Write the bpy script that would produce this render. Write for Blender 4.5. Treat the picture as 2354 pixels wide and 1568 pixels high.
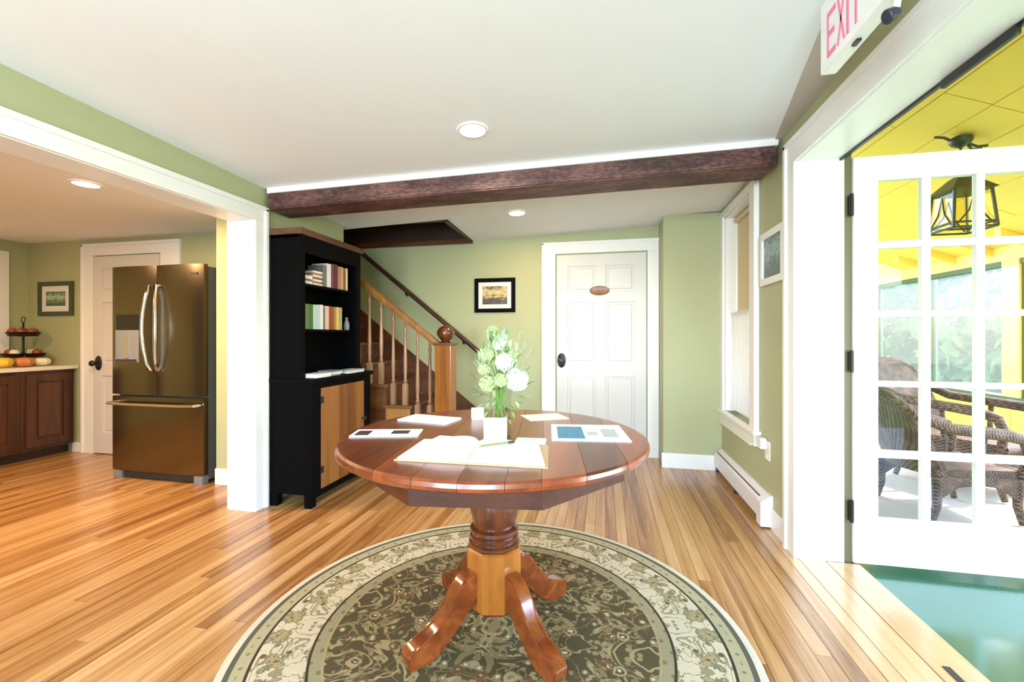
import bpy, bmesh, math, random
from mathutils import Vector, Matrix
R = random.Random(7)
PI = math.pi
S = bpy.context.scene
COL = S.collection
for o in list(bpy.data.objects): bpy.data.objects.remove(o)

# ------------------------------------------------------------------ camera, light, exposure
YAW = math.atan(213 / 1000.0)
cam = bpy.data.cameras.new('camera'); cam.sensor_width = 36.0; cam.lens = 36.0 * 1000 / 2354
cam.shift_y = -(784 - 774) / 2354.0
cam.clip_start = 0.05
co = bpy.data.objects.new('camera', cam); COL.objects.link(co)
co.location = (0, 0, 1.2); co.rotation_euler = (PI / 2, 0, YAW)
S.camera = co
S.view_settings.view_transform = 'Standard'; S.view_settings.look = 'None'
S.view_settings.gamma = 1.0; S.view_settings.use_curve_mapping = False
S.view_settings.exposure = 0.47
W = bpy.data.worlds.new('sky'); S.world = W; W.use_nodes = True
wn = W.node_tree; bg = wn.nodes['Background']
sky = wn.nodes.new('ShaderNodeTexSky'); sky.sky_type = 'NISHITA'; sky.sun_disc = False
sky.sun_elevation = math.radians(48); sky.sun_rotation = math.radians(60)
wn.links.new(sky.outputs[0], bg.inputs[0]); bg.inputs[1].default_value = 2.7
def lamp(name, kind, loc, rot, energy, color=(1, 1, 1), **kw):
    l = bpy.data.lights.new(name, kind); l.energy = energy; l.color = color
    for k, v in kw.items(): setattr(l, k, v)
    o = bpy.data.objects.new(name, l); COL.objects.link(o); o.location = loc; o.rotation_euler = rot
    return o
# sun through the porch screens, from the garden side
lamp('sun', 'SUN', (8, 4, 8), (0, math.radians(46), math.radians(20)), 7.5, (1, .95, .85), angle=math.radians(1.5))
# area lamps added at the unseen rear windows, tilted up to brighten the ceiling
for wx in (-1.45, 0.15):
    lamp('window_daylight', 'AREA', (wx, -2.5, 1.35), (PI / 2 + .65, 0, 0), 100, (.72, .86, 1), shape='RECTANGLE', size=1.1, size_y=1.5)

# ------------------------------------------------------------------ node helpers
class X:
    """arithmetic on node sockets"""
    nt = None
    def __init__(s, v): s.v = v
    @staticmethod
    def m(op, *a, clamp=False):
        n = X.nt.nodes.new('ShaderNodeMath'); n.operation = op; n.use_clamp = clamp
        for i, q in enumerate(a):
            q = q.v if isinstance(q, X) else q
            if isinstance(q, (int, float)): n.inputs[i].default_value = q
            else: X.nt.links.new(q, n.inputs[i])
        return X(n.outputs[0])
    def __add__(s, o): return X.m('ADD', s, o)
    def __sub__(s, o): return X.m('SUBTRACT', s, o)
    def __rsub__(s, o): return X.m('SUBTRACT', o, s)
    def __mul__(s, o): return X.m('MULTIPLY', s, o)
    __radd__ = __add__; __rmul__ = __mul__
    def __truediv__(s, o): return X.m('DIVIDE', s, o)
    def lt(s, o): return X.m('LESS_THAN', s, o)
    def gt(s, o): return X.m('GREATER_THAN', s, o)
    def abs(s): return X.m('ABSOLUTE', s)
    def sin(s): return X.m('SINE', s)
    def max(s, o): return X.m('MAXIMUM', s, o)
    def min(s, o): return X.m('MINIMUM', s, o)
def band(v, lo, hi): return v.gt(lo) * v.lt(hi)
MATS = {}
def newmat(name, rough=.5, metal=0.0, coat=0.0, spec=.5):
    m = bpy.data.materials.new(name); m.use_nodes = True; X.nt = m.node_tree
    b = m.node_tree.nodes['Principled BSDF']
    b.inputs['Roughness'].default_value = rough; b.inputs['Metallic'].default_value = metal
    b.inputs['Coat Weight'].default_value = coat; b.inputs['Coat Roughness'].default_value = .12
    b.inputs['Specular IOR Level'].default_value = spec
    MATS[name] = m
    return m, m.node_tree, b
def nod(t, **kw):
    n = X.nt.nodes.new(t)
    for k, v in kw.items(): setattr(n, k, v)
    return n
def lnk(a, b): X.nt.links.new(a.v if isinstance(a, X) else a, b)
def combine(x, y, z=0.0):
    n = nod('ShaderNodeCombineXYZ')
    for i, q in enumerate((x, y, z)):
        if isinstance(q, X): lnk(q, n.inputs[i])
        else: n.inputs[i].default_value = q
    return n.outputs[0]
def mixc(fac, a, b):
    n = nod('ShaderNodeMix', data_type='RGBA')
    for i, q in ((0, fac), (6, a), (7, b)):
        if isinstance(q, X): lnk(q, n.inputs[i])
        elif isinstance(q, (int, float)): n.inputs[i].default_value = q
        elif isinstance(q, tuple): n.inputs[i].default_value = (*q, 1)
        else: X.nt.links.new(q, n.inputs[i])
    return n.outputs[2]
def noise(vec, scale, detail=4, dist=0.0, rough=.55):
    n = nod('ShaderNodeTexNoise'); n.inputs['Scale'].default_value = scale; n.inputs['Detail'].default_value = detail
    n.inputs['Distortion'].default_value = dist; n.inputs['Roughness'].default_value = rough
    if vec is not None: lnk(vec, n.inputs['Vector'])
    return X(n.outputs['Fac'])
def voro(vec, scale, rnd=1.0, out='Distance', feature='F1'):
    n = nod('ShaderNodeTexVoronoi', feature=feature); n.inputs['Scale'].default_value = scale; n.inputs['Randomness'].default_value = rnd
    lnk(vec, n.inputs['Vector']); return n
def ramp(fac, stops):
    n = nod('ShaderNodeValToRGB'); cr = n.color_ramp
    while len(cr.elements) < len(stops): cr.elements.new(.5)
    for e, (p, c) in zip(cr.elements, stops): e.position = p; e.color = (*c, 1)
    lnk(fac, n.inputs[0]); return n.outputs[0]
def bump(b, h, strength=.2, dist=.01):
    n = nod('ShaderNodeBump'); n.inputs['Strength'].default_value = strength; n.inputs['Distance'].default_value = dist
    lnk(h, n.inputs['Height']); lnk(n.outputs[0], b.inputs['Normal'])
def objco(): return nod('ShaderNodeTexCoord').outputs['Object']
def sep(v):
    n = nod('ShaderNodeSeparateXYZ'); lnk(v, n.inputs[0]); return X(n.outputs[0]), X(n.outputs[1]), X(n.outputs[2])
def plain(name, c, rough=.5, var=.06, nscale=9, bmp=.05, **kw):
    m, nt, b = newmat(name, rough, **kw)
    f = noise(objco(), nscale, 4)
    lo = tuple(x * (1 - var) for x in c); hi = tuple(min(1, x * (1 + var)) for x in c)
    lnk(mixc(f, lo, hi), b.inputs['Base Color'])
    if bmp: bump(b, noise(objco(), nscale * 14, 2), bmp, .004)
    return m
def wood(name, cols, axis='Y', along=.9, across=16, rough=.35, coat=.0, rnd=.35, world=False, fine=.25, spec=.5):
    m, nt, b = newmat(name, rough, coat=coat, spec=spec)
    oi = nod('ShaderNodeObjectInfo'); rr = X(oi.outputs['Random'])
    vec = nod('ShaderNodeNewGeometry').outputs['Position'] if world else objco()
    x, y, z = sep(vec)
    sc = {'X': (along, across, across), 'Y': (across, along, across), 'Z': (across, across, along)}[axis]
    off = rr * 41.0
    v = combine(x * sc[0] + off, y * sc[1] + off, z * sc[2])
    f = noise(v, 1.0, 5, .7)
    g = noise(combine(x * sc[0] * 2 + off, y * sc[1] * 2, z * sc[2] * 2), 5.0, 3)
    fac = X.m('ADD', f + (g - .5) * fine, (rr - .5) * rnd, clamp=True)
    n = len(cols)
    lnk(ramp(fac, [(.22 + .56 * i / (n - 1), c) for i, c in enumerate(cols)]), b.inputs['Base Color'])
    bump(b, f + g * .4, .08, .004)
    return m
def glass(name, tint=(1, 1, 1), alpha=.08, rough=.02):
    m, nt, b = newmat(name, rough)
    t = nod('ShaderNodeBsdfTransparent'); t.inputs[0].default_value = (*tint, 1)
    g = nod('ShaderNodeBsdfGlossy'); g.inputs['Roughness'].default_value = rough
    mx = nod('ShaderNodeMixShader')
    fr = nod('ShaderNodeLayerWeight'); fc = X(fr.outputs['Facing'])
    lnk(fc * fc * fc * fc * .35 + alpha * .2, mx.inputs[0]); lnk(t.outputs[0], mx.inputs[1]); lnk(g.outputs[0], mx.inputs[2])
    lnk(mx.outputs[0], nt.nodes['Material Output'].inputs[0])
    return m
def glow(name, c, s):
    m, nt, b = newmat(name, .4)
    b.inputs['Base Color'].default_value = (*c, 1)
    b.inputs['Emission Color'].default_value = (*c, 1); b.inputs['Emission Strength'].default_value = s
    return m

# ------------------------------------------------------------------ materials
plain('green_paint', (.43, .445, .255), .55, .03, 2)
plain('white_trim', (.86, .86, .85), .32, .02, 5)
plain('ceiling_paint', (.85, .88, .94), .7, .02, 2)
plain('white_door', (.68, .66, .64), .35, .02, 5)
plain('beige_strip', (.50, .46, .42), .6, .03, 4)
wood('oak_floor', [(.21, .088, .023), (.38, .18, .058), (.49, .27, .105), (.57, .35, .165)], 'Y', .8, 22, .26, .25, .40, True, .3)
plain('floor_gap', (.07, .03, .012), .8)
wood('threshold_oak', [(.46, .26, .11), (.58, .36, .18), (.65, .43, .24)], 'Y', .6, 14, .25, .3, .25, True)
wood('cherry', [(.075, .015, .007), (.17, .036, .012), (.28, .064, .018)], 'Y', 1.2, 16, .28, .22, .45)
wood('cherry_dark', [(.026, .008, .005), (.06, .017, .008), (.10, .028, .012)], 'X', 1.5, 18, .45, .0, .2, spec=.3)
wood('cherry_post', [(.06, .016, .007), (.14, .036, .012), (.24, .07, .02)], 'Z', 1.5, 18, .22, .5, .2)
wood('amber_post', [(.16, .044, .005), (.30, .092, .012), (.39, .14, .022)], 'Z', 1.5, 18, .25, .4, .2)
wood('cherry_leg', [(.085, .018, .006), (.19, .042, .010), (.30, .078, .017)], 'X', 1.5, 18, .18, .6, .2)
wood('beam_wood', [(.028, .010, .009), (.075, .026, .022), (.16, .065, .058), (.24, .12, .11)], 'X', 3.0, 9, .55, 0, .1, fine=.9)
wood('dark_trim_wood', [(.018, .008, .005), (.045, .017, .009), (.07, .028, .014)], 'X', 1.2, 12, .45, 0, .2)
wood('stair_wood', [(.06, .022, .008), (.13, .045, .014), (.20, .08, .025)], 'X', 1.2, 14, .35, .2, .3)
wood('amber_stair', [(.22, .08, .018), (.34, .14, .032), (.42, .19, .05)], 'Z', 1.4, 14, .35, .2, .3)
wood('baluster_wood', [(.22, .10, .05), (.34, .17, .09), (.44, .24, .13)], 'Z', 1.2, 20, .35, .2, .3)
wood('pine_door', [(.09, .030, .007), (.20, .072, .016), (.29, .115, .028)], 'Z', .9, 14, .4, .1, .5)
wood('kitchen_cabinet', [(.030, .010, .004), (.065, .022, .008), (.105, .038, .013)], 'Z', 1.2, 12, .38, .1, .3)
wood('brown_crown', [(.05, .018, .010), (.10, .038, .020), (.14, .06, .03)], 'Y', 1.2, 14, .45, 0, .1)
plain('black_paint', (.0025, .0025, .003), .55, .2, 8, spec=.05)
plain('black_metal', (.012, .012, .013), .35, .1, 20)
plain('bronze_metal', (.02, .012, .01), .4, .3, 30, metal=.6)
plain('countertop', (.75, .68, .58), .25, .04, 30)
m, nt, b = newmat('stainless', .22, 1.0)
x, y, z = sep(objco()); st = noise(combine(x * 60, y * 60, z * .8), 3, 3)
lnk(mixc(st, (.17, .14, .105), (.24, .20, .155)), b.inputs['Base Color']); b.inputs['Anisotropic'].default_value = .6
plain('chrome', (.75, .74, .72), .14, .03, 20, bmp=0, metal=1.0)
plain('fridge_side', (.10, .11, .10), .45, .05, 20)
plain('dispenser_black', (.008, .008, .01), .15, .05)
plain('grey_plastic', (.20, .21, .23), .4)
plain('dark_plastic', (.03, .03, .035), .4)
plain('white_plastic', (.85, .85, .86), .35)
plain('paper', (.76, .76, .76), .8, .02, 12)
plain('paper_cream', (.80, .78, .72), .8, .03, 12)
plain('print_blue', (.03, .24, .42), .5, .6, 26)
plain('print_grey', (.45, .52, .55), .6, .4, 40)
plain('print_black', (.03, .03, .035), .5, .5, 30)
plain('exit_red', (.80, .22, .36), .5)
plain('heater_white', (.80, .80, .84), .35, .02)
plain('outlet_white', (.84, .80, .80), .35, .02)
plain('porch_yellow', (.95, .63, .12), .5, .05, 6)
plain('porch_yellow_deep', (.86, .50, .06), .5, .06, 6)
plain('porch_floor_green', (.04, .13, .072), .18, .06, 4, coat=.3)
plain('olive_trim', (.10, .08, .03), .5)
plain('screen_frame', (.05, .075, .03), .5)
plain('porch_mat', (.42, .35, .27), .9, .1, 60, bmp=.3)
plain('curtain_white', (.84, .80, .76), .8, .03, 9)
plain('shade_beige', (.72, .58, .36), .7, .04, 6)
plain('lantern_iron', (.035, .03, .02), .45, .3, 30)
plain('leaf_green', (.16, .30, .08), .5, .4, 6)
plain('leaf_grey', (.30, .42, .26), .55, .3, 6)
plain('stem_green', (.18, .30, .06), .5, .3, 10)
plain('bloom_white', (.66, .70, .58), .7, .06, 20)
plain('bloom_green', (.46, .58, .28), .7, .12, 20)
plain('apple_red', (.30, .045, .02), .35, .3, 5)
plain('gourd_yellow', (.80, .50, .03), .4, .15, 5)
plain('gourd_orange', (.58, .20, .05), .4, .15, 5)
plain('gourd_cream', (.80, .72, .52), .45, .08, 5)
plain('bark', (.10, .07, .045), .9, .3, 20)
plain('lawn', (.10, .19, .04), .9, .3, 3)
m, nt, b = newmat('foliage', .6)
oi = nod('ShaderNodeObjectInfo'); f = noise(nod('ShaderNodeNewGeometry').outputs['Position'], 2.2, 4)
lnk(ramp(f + (X(oi.outputs['Random']) - .5) * .3, [(.3, (.018, .055, .010)), (.5, (.05, .11, .022)), (.75, (.13, .21, .06))]), b.inputs['Base Color'])
b.inputs['Transmission Weight'].default_value = 0
tr = nod('ShaderNodeBsdfTranslucent'); tr.inputs[0].default_value = (.14, .24, .05, 1)
mx = nod('ShaderNodeMixShader'); mx.inputs[0].default_value = .45
lnk(b.outputs[0], mx.inputs[1]); lnk(tr.outputs[0], mx.inputs[2]); lnk(mx.outputs[0], nt.nodes['Material Output'].inputs[0])
m, nt, b = newmat('wicker', .6)
x, y, z = sep(objco())
wv = ((x + y) * 330).sin() * (z * 260).sin()
f = noise(objco(), 14, 3)
lnk(ramp(wv * .30 + f, [(.2, (.025, .012, .008)), (.5, (.10, .048, .030)), (.85, (.26, .14, .10))]), b.inputs['Base Color'])
bump(b, wv, .6, .01)
m, nt, b = newmat('insect_screen', .8)
t = nod('ShaderNodeBsdfTransparent'); d = nod('ShaderNodeBsdfTranslucent'); d.inputs[0].default_value = (.8, .85, .8, 1)
mx = nod('ShaderNodeMixShader'); mx.inputs[0].default_value = .03
lnk(t.outputs[0], mx.inputs[1]); lnk(d.outputs[0], mx.inputs[2]); lnk(mx.outputs[0], nt.nodes['Material Output'].inputs[0])
m, nt, b = newmat('sheer', .8)
t = nod('ShaderNodeBsdfTransparent'); d = nod('ShaderNodeBsdfTranslucent'); d.inputs[0].default_value = (.88, .86, .84, 1)
b.inputs['Base Color'].default_value = (.74, .71, .69, 1)
m1 = nod('ShaderNodeMixShader'); m1.inputs[0].default_value = .15
lnk(b.outputs[0], m1.inputs[1]); lnk(d.outputs[0], m1.inputs[2])
m2 = nod('ShaderNodeMixShader'); m2.inputs[0].default_value = .88
lnk(t.outputs[0], m2.inputs[1]); lnk(m1.outputs[0], m2.inputs[2]); lnk(m2.outputs[0], nt.nodes['Material Output'].inputs[0])
glass('clear_glass'); glass('vase_glass', (.93, .96, .92), .1); glass('lantern_glass', (.95, .85, .5), .15)
glow('can_glow', (1, .97, .92), 7.0); glow('can_glow_warm', (1, .86, .62), 5.0)
def picture_mat(name, stops, nsc, horizontal='X'):
    m, nt, b = newmat(name, .35)
    x, y, z = sep(nod('ShaderNodeTexCoord').outputs['Generated'])
    n = noise(combine(x * nsc, y * nsc, z * nsc * 1.6), 1.0, 5)
    lnk(ramp(z * .65 + (n - .5) * .9 + .17, stops), b.inputs['Base Color'])
picture_mat('photo_sunset', [(.1, (.02, .015, .008)), (.38, (.10, .07, .03)), (.5, (.45, .33, .12)), (.62, (.70, .55, .25)), (.85, (.07, .05, .02))], 4)
picture_mat('photo_leaf', [(.1, (.02, .03, .02)), (.4, (.10, .22, .10)), (.55, (.45, .62, .42)), (.8, (.05, .10, .06))], 7)
picture_mat('photo_lake', [(.1, (.10, .12, .11)), (.4, (.13, .19, .20)), (.6, (.32, .44, .46)), (.85, (.12, .18, .19))], 6)

def rug_material():
    m, nt, b = newmat('oriental_rug', .95, spec=.1)
    x, y, z = sep(objco())
    th0 = .10
    xr = x * math.cos(th0) - y * math.sin(th0); yr = x * math.sin(th0) + y * math.cos(th0)
    r = X.m('SQRT', x * x + y * y)
    th = X.m('ARCTAN2', yr, xr)
    # field folded into one quadrant so that the drawing is symmetrical
    P = combine(xr.abs(), yr.abs(), .0)
    cream = (.66, .57, .41); tan = (.40, .32, .17); olive = (.085, .068, .034); brown = (.15, .085, .04); dark = (.035, .032, .02); sage = (.20, .20, .12)
    def florets(P, sc, rnd, c0, petals=None):
        v = voro(P, sc, rnd); d = X(v.outputs['Distance']); cs = nod('ShaderNodeSeparateColor'); lnk(v.outputs['Color'], cs.inputs[0])
        return d, X(cs.outputs[0])
    c = olive
    wob = noise(P, 38, 3)
    ns = noise(P, 5.5, 2, 1.4)
    c = mixc(((ns - .5).abs()).lt(.030), c, (.27, .21, .10)); c = mixc(((ns - .5).abs()).lt(.017), c, tan)
    ns2 = noise(P, 9.0, 2, 1.0)
    c = mixc(((ns2 - .46).abs()).lt(.024), c, (.24, .19, .09))
    d, k = florets(P, 25, .9, tan); d = d + (wob - .5) * .35
    c = mixc(d.lt(.34) * k.gt(.35), c, (.30, .24, .12)); c = mixc(d.lt(.18) * k.gt(.5), c, cream)
    c = mixc(d.lt(.24) * k.lt(.2), c, brown)
    d, k = florets(P, 11, .8, tan); d = d + (wob - .5) * .5
    c = mixc(d.lt(.36) * k.gt(.4), c, brown); c = mixc(d.lt(.29) * k.gt(.4), c, tan); c = mixc(d.lt(.17) * k.gt(.4), c, olive); c = mixc(d.lt(.09) * k.gt(.4), c, cream)
    v = voro(P, 4.6, .5); d = X(v.outputs['Distance']) + (wob - .5) * .22
    c = mixc(d.lt(.27), c, brown); c = mixc(d.lt(.235), c, tan); c = mixc(d.lt(.165), c, olive); c = mixc(d.lt(.135), c, cream); c = mixc(d.lt(.06), c, brown)
    field = c
    # borders, folded along the ring
    def ringco(n, k):
        q = th * (n / (2 * PI)); fr = X.m('FRACT', q + 10.0); fo = (fr - .5).abs()
        return combine(fo * (2 * PI / n) * k, r, .3)
    B = ringco(10, .82)
    c = cream
    n1 = noise(B, 9.0, 2, 1.0); c = mixc(((n1 - .5).abs()).lt(.018), c, (.30, .27, .17))
    d, k = florets(B, 24, .9, tan)
    c = mixc(d.lt(.30) * k.gt(.5), c, sage); c = mixc(d.lt(.22) * k.gt(.75), c, brown); c = mixc(d.lt(.2) * k.lt(.15), c, tan)
    wb_ = noise(B, 42, 3)
    v = voro(B, 6.6, .7); d = X(v.outputs['Distance']) + (wb_ - .5) * .55
    c = mixc(d.lt(.38), c, sage); c = mixc(d.lt(.33), c, tan); c = mixc(d.lt(.24), c, brown); c = mixc(d.lt(.15), c, (.30, .24, .12))
    border = c
    N_ = ringco(36, .95)
    c = (.44, .39, .24)
    d, k = florets(N_, 26, .5, tan)
    c = mixc(d.lt(.38), c, sage); c = mixc(d.lt(.22), c, cream); c = mixc(d.lt(.10), c, brown)
    narrow = c
    col = mixc(r.gt(.655), field, mixc(.35, narrow, (.16, .12, .05)))
    col = mixc(band(r, .645, .655), col, tan)
    col = mixc(r.gt(.695), col, dark)
    col = mixc(r.gt(.705), col, border)
    col = mixc(r.gt(.895), col, dark); col = mixc(r.gt(.906), col, narrow)
    col = mixc(r.gt(.955), col, (.10, .10, .075)); col = mixc(r.gt(.975), col, (.68, .62, .50))
    w = noise(objco(), 260, 2)
    lnk(mixc((w - .5) * .5 + .18, col, (.12, .10, .06)), b.inputs['Base Color'])
    bump(b, w, .4, .004)
rug_material()

# ------------------------------------------------------------------ mesh helpers
WO = {}      # world origin of every object made here
def tag(o, label=None, cat=None, group=None, kind=None):
    if label: o['label'] = label
    if cat: o['category'] = cat
    if group: o['group'] = group
    if kind: o['kind'] = kind
    return o
def thing(name, label, cat, loc, group=None, kind=None):
    o = bpy.data.objects.new(name, None); COL.objects.link(o); o.empty_display_size = .1
    o.location = loc; WO[o] = Vector(loc)
    return tag(o, label, cat, group, kind)
def obj(name, bm, mat, parent=None, smooth=False, origin=None):
    """link a bmesh (in world coordinates) as one mesh object"""
    if origin is None:
        lo = Vector((1e9,) * 3); hi = -lo
        for v in bm.verts:
            for i in range(3): lo[i] = min(lo[i], v.co[i]); hi[i] = max(hi[i], v.co[i])
        origin = (lo + hi) / 2
    origin = Vector(origin)
    bmesh.ops.translate(bm, verts=bm.verts, vec=-origin)
    bmesh.ops.recalc_face_normals(bm, faces=bm.faces)
    me = bpy.data.meshes.new(name); bm.to_mesh(me); bm.free()
    me.materials.append(MATS[mat] if isinstance(mat, str) else mat)
    if smooth:
        for p in me.polygons: p.use_smooth = True
        try: me.set_sharp_from_angle(angle=math.radians(40))
        except Exception: pass
    o = bpy.data.objects.new(name, me); COL.objects.link(o)
    WO[o] = origin
    if parent is not None: o.parent = parent; o.location = origin - WO[parent]
    else: o.location = origin
    return o
def nb(): return bmesh.new()
def box(bm, x0, x1, y0, y1, z0, z1, bev=0.0, M=None):
    vs = bmesh.ops.create_cube(bm, size=1.0)['verts']
    for v in vs: v.co = Vector(((x0 + x1) / 2 + v.co.x * (x1 - x0), (y0 + y1) / 2 + v.co.y * (y1 - y0), (z0 + z1) / 2 + v.co.z * (z1 - z0)))
    if bev:
        es = list({e for v in vs for e in v.link_edges})
        r = bmesh.ops.bevel(bm, geom=es, offset=bev, segments=2, affect='EDGES', profile=.7); vs = r['verts'] if not vs[0].is_valid else vs
    if M is not None:
        bmesh.ops.transform(bm, matrix=M, verts=[v for v in bm.verts if v.is_valid]) if len(bm.verts) else None
    return bm
def Bx(name, x0, x1, y0, y1, z0, z1, mat, parent=None, bev=0.0, M=None):
    bm = nb(); box(bm, min(x0, x1), max(x0, x1), min(y0, y1), max(y0, y1), min(z0, z1), max(z0, z1), bev, M)
    return obj(name, bm, mat, parent)
def hexa(bm, pts):
    """8 points: bottom ring of 4, top ring of 4"""
    v = [bm.verts.new(p) for p in pts]
    for f in ((0, 3, 2, 1), (4, 5, 6, 7), (0, 1, 5, 4), (1, 2, 6, 5), (2, 3, 7, 6), (3, 0, 4, 7)): bm.faces.new([v[i] for i in f])
    return bm
def prism(bm, poly, z0, z1, M=None):
    a = [Vector((p[0], p[1], z0)) for p in poly]; c = [Vector((p[0], p[1], z1)) for p in poly]
    if M is not None: a = [M @ q for q in a]; c = [M @ q for q in c]
    va = [bm.verts.new(q) for q in a]; vc = [bm.verts.new(q) for q in c]; n = len(poly)
    bm.faces.new(va[::-1]); bm.faces.new(vc)
    for i in range(n): bm.faces.new((va[i], va[(i + 1) % n], vc[(i + 1) % n], vc[i]))
    return bm
def lathe(bm, prof, c=(0, 0, 0), n=24, M=None, a0=0.0):
    """prof: (radius, z) from bottom to top"""
    rings = []
    for r, z in prof:
        ring = []
        for i in range(n):
            a = a0 + 2 * PI * i / n; p = Vector((c[0] + r * math.cos(a), c[1] + r * math.sin(a), c[2] + z))
            ring.append(bm.verts.new(M @ p if M is not None else p))
        rings.append(ring)
    for q, w in zip(rings, rings[1:]):
        for i in range(n): bm.faces.new((q[i], q[(i + 1) % n], w[(i + 1) % n], w[i]))
    bm.faces.new(rings[0][::-1]); bm.faces.new(rings[-1])
    return bm
def tube(bm, pts, r, n=8):
    pts = [Vector(p) for p in pts]; rings = []
    rr = r if isinstance(r, (list, tuple)) else [r] * len(pts)
    for i, p in enumerate(pts):
        d = (pts[min(i + 1, len(pts) - 1)] - pts[max(i - 1, 0)]).normalized()
        u = d.cross(Vector((0, 0, 1)) if abs(d.z) < .9 else Vector((1, 0, 0))).normalized(); w = d.cross(u)
        rings.append([bm.verts.new(p + (u * math.cos(2 * PI * k / n) + w * math.sin(2 * PI * k / n)) * rr[i]) for k in range(n)])
    for q, w in zip(rings, rings[1:]):
        for k in range(n): bm.faces.new((q[k], q[(k + 1) % n], w[(k + 1) % n], w[k]))
    bm.faces.new(rings[0][::-1]); bm.faces.new(rings[-1])
    return bm
def ball(bm, c, r, sub=2, sc=(1, 1, 1)):
    vs = bmesh.ops.create_icosphere(bm, subdivisions=sub, radius=r)['verts']
    for v in vs: v.co = Vector((c[0] + v.co.x * sc[0], c[1] + v.co.y * sc[1], c[2] + v.co.z * sc[2]))
    return bm
def copy_tree(o, loc=None, parent=None, dl=None):
    c = o.copy(); COL.objects.link(c)
    if parent is not None: c.parent = parent
    if loc is not None: c.location = loc
    for ch in o.children: copy_tree(ch, None, c)
    return c
def struct(o): return tag(o, kind='structure')
def cz(x, y): return 2.249 + .0372 * (x + 2.333) - .03 * (y - 2.64)

XR, XRO = 1.026, 1.213          # right wall faces
XL, XLO = -2.333, -2.567        # left wall faces (over the casings)
YB = 4.523                      # far wall
YJR, YJL = 2.625, 2.54          # far jambs of the two openings
ZH = 2.148                      # head of the porch opening
ZK = 2.0                        # head of the kitchen opening

# ------------------------------------------------------------------ floor
fl = struct(Bx('floor', -6.15, XRO + .1, -2.7, YB + .1, -.10, -.018, 'floor_gap'))
unit = bpy.data.meshes.new('plank'); bmu = nb(); bmesh.ops.create_cube(bmu, size=1.0); bmu.to_mesh(unit); bmu.free(); unit.materials.append(MATS['oak_floor'])
def plank(x0, x1, y0, y1, mesh=unit):
    o = bpy.data.objects.new('plank', mesh); COL.objects.link(o); o.parent = fl
    c = Vector(((x0 + x1) / 2, (y0 + y1) / 2, -.009)); o.location = c - WO[fl]; o.scale = (x1 - x0 - .0018, y1 - y0 - .0018, .018)
    return o
pw = .064; x = .965; rest = nb()
while x > -6.08:
    x0 = x - pw
    yend = YB - .003 if x0 > -2.4 else 3.497
    yst = .55 if x0 > -2.6 else max(.55, min(1.9, -.3 - .45 * x0 - .6))
    y = yst; first = True
    while y < yend - .01:
        L = R.uniform(.55, 2.3) if first else R.uniform(1.9, 3.2)
        first = False
        y1 = y + L
        if yend - y1 < .5: y1 = yend
        plank(x0, x, y, y1); y = y1
    y = yst
    while y > -2.65:
        y0 = max(y - R.uniform(1.2, 2.2), -2.66); box(rest, x0 + .0009, x - .0009, y0 + .0009, y - .0009, -.018, 0); y = y0
    x = x0
tag(obj('plank', rest, 'oak_floor', fl), kind='stuff')
um2 = unit.copy(); um2.materials[0] = MATS['threshold_oak']
plank(.966, 1.0265, .3, 4.19, um2)
plank(1.0275, 1.155, .86, YJR + .01, um2)
tb = Bx('plank', 1.1565, 1.312, .86, YJR - .006, -.03, .002, 'threshold_oak', fl, .003)
Bx('latch_strike', 1.198, 1.222, 1.79, 1.87, .001, .0045, 'black_metal', tb)

# ------------------------------------------------------------------ walls
def wallbox(name, x0, x1, y0, y1, z0, z1, mat='green_paint', parent=None):
    o = Bx(name, x0, x1, y0, y1, z0, z1, mat, parent)
    return struct(o) if parent is None else o
def joined(name, boxes, mat):
    bm = nb()
    for b_ in boxes: box(bm, *b_)
    return struct(obj(name, bm, mat))
WYF, WYN, WZ0, WZ1 = 4.09, 3.37, .56, 2.235        # opening of the window in the right wall
joined('wall_right', [(XR, XRO, -2.7, .86, -.02, 3.2), (XR, XRO, .86, YJR + .02, ZH + .02, 3.2), (XR, XRO, YJR + .02, WYN, -.02, 3.2),
       (XR, XRO, WYF, YB + .1, -.02, 3.2), (XR, XRO, WYN, WYF, -.02, WZ0), (XR, XRO, WYN, WYF, WZ1, 3.2)], 'green_paint')
KZ1 = 2.5
joined('wall_left', [(-2.545, XL - .022, -2.7, -.2, -.02, KZ1), (-2.545, XL - .022, -.2, YJL + .02, ZK + .02, KZ1), (-2.545, XL - .022, YJL + .02, 3.60, -.02, KZ1)], 'green_paint')
wallbox('wall_back', -4.6, XR, YB, YB + .1, -.02, 3.4)
wallbox('wall_back_return', .527, XR, 4.2, YB, -.02, cz(.8, 4.3) - .002)
# stair well: the wall between stairs and kitchen, upper hall
wallbox('wall_stair', -4.6, -2.545, 3.502, 3.60, -.02, 3.4)
wallbox('wall_stair_end', -4.7, -4.6, 3.503, YB + .1, -.02, 3.4)
wallbox('wall_stair_front', -2.545, -1.3, 3.60, 3.70, 2.40, 3.4)
wallbox('wall_stair_right', -1.38, -1.28, 3.70, YB, 2.40, 3.4)
struct(Bx('ceiling_stairwell', -4.7, -1.28, 3.5, YB + .1, 3.4, 3.48, 'ceiling_paint'))
# rear wall behind the camera, two unseen windows added to let daylight in
wb = [(XL - .2, XR, -2.8, -2.7, -.02, .55), (XL - .2, XR, -2.8, -2.7, 2.15, 2.6), (XL - .2, -2.05, -2.8, -2.7, .55, 2.15), (-.85, -.45, -2.8, -2.7, .55, 2.15), (.75, XR, -2.8, -2.7, .55, 2.15)]
joined('wall_rear', wb, 'green_paint')
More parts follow.
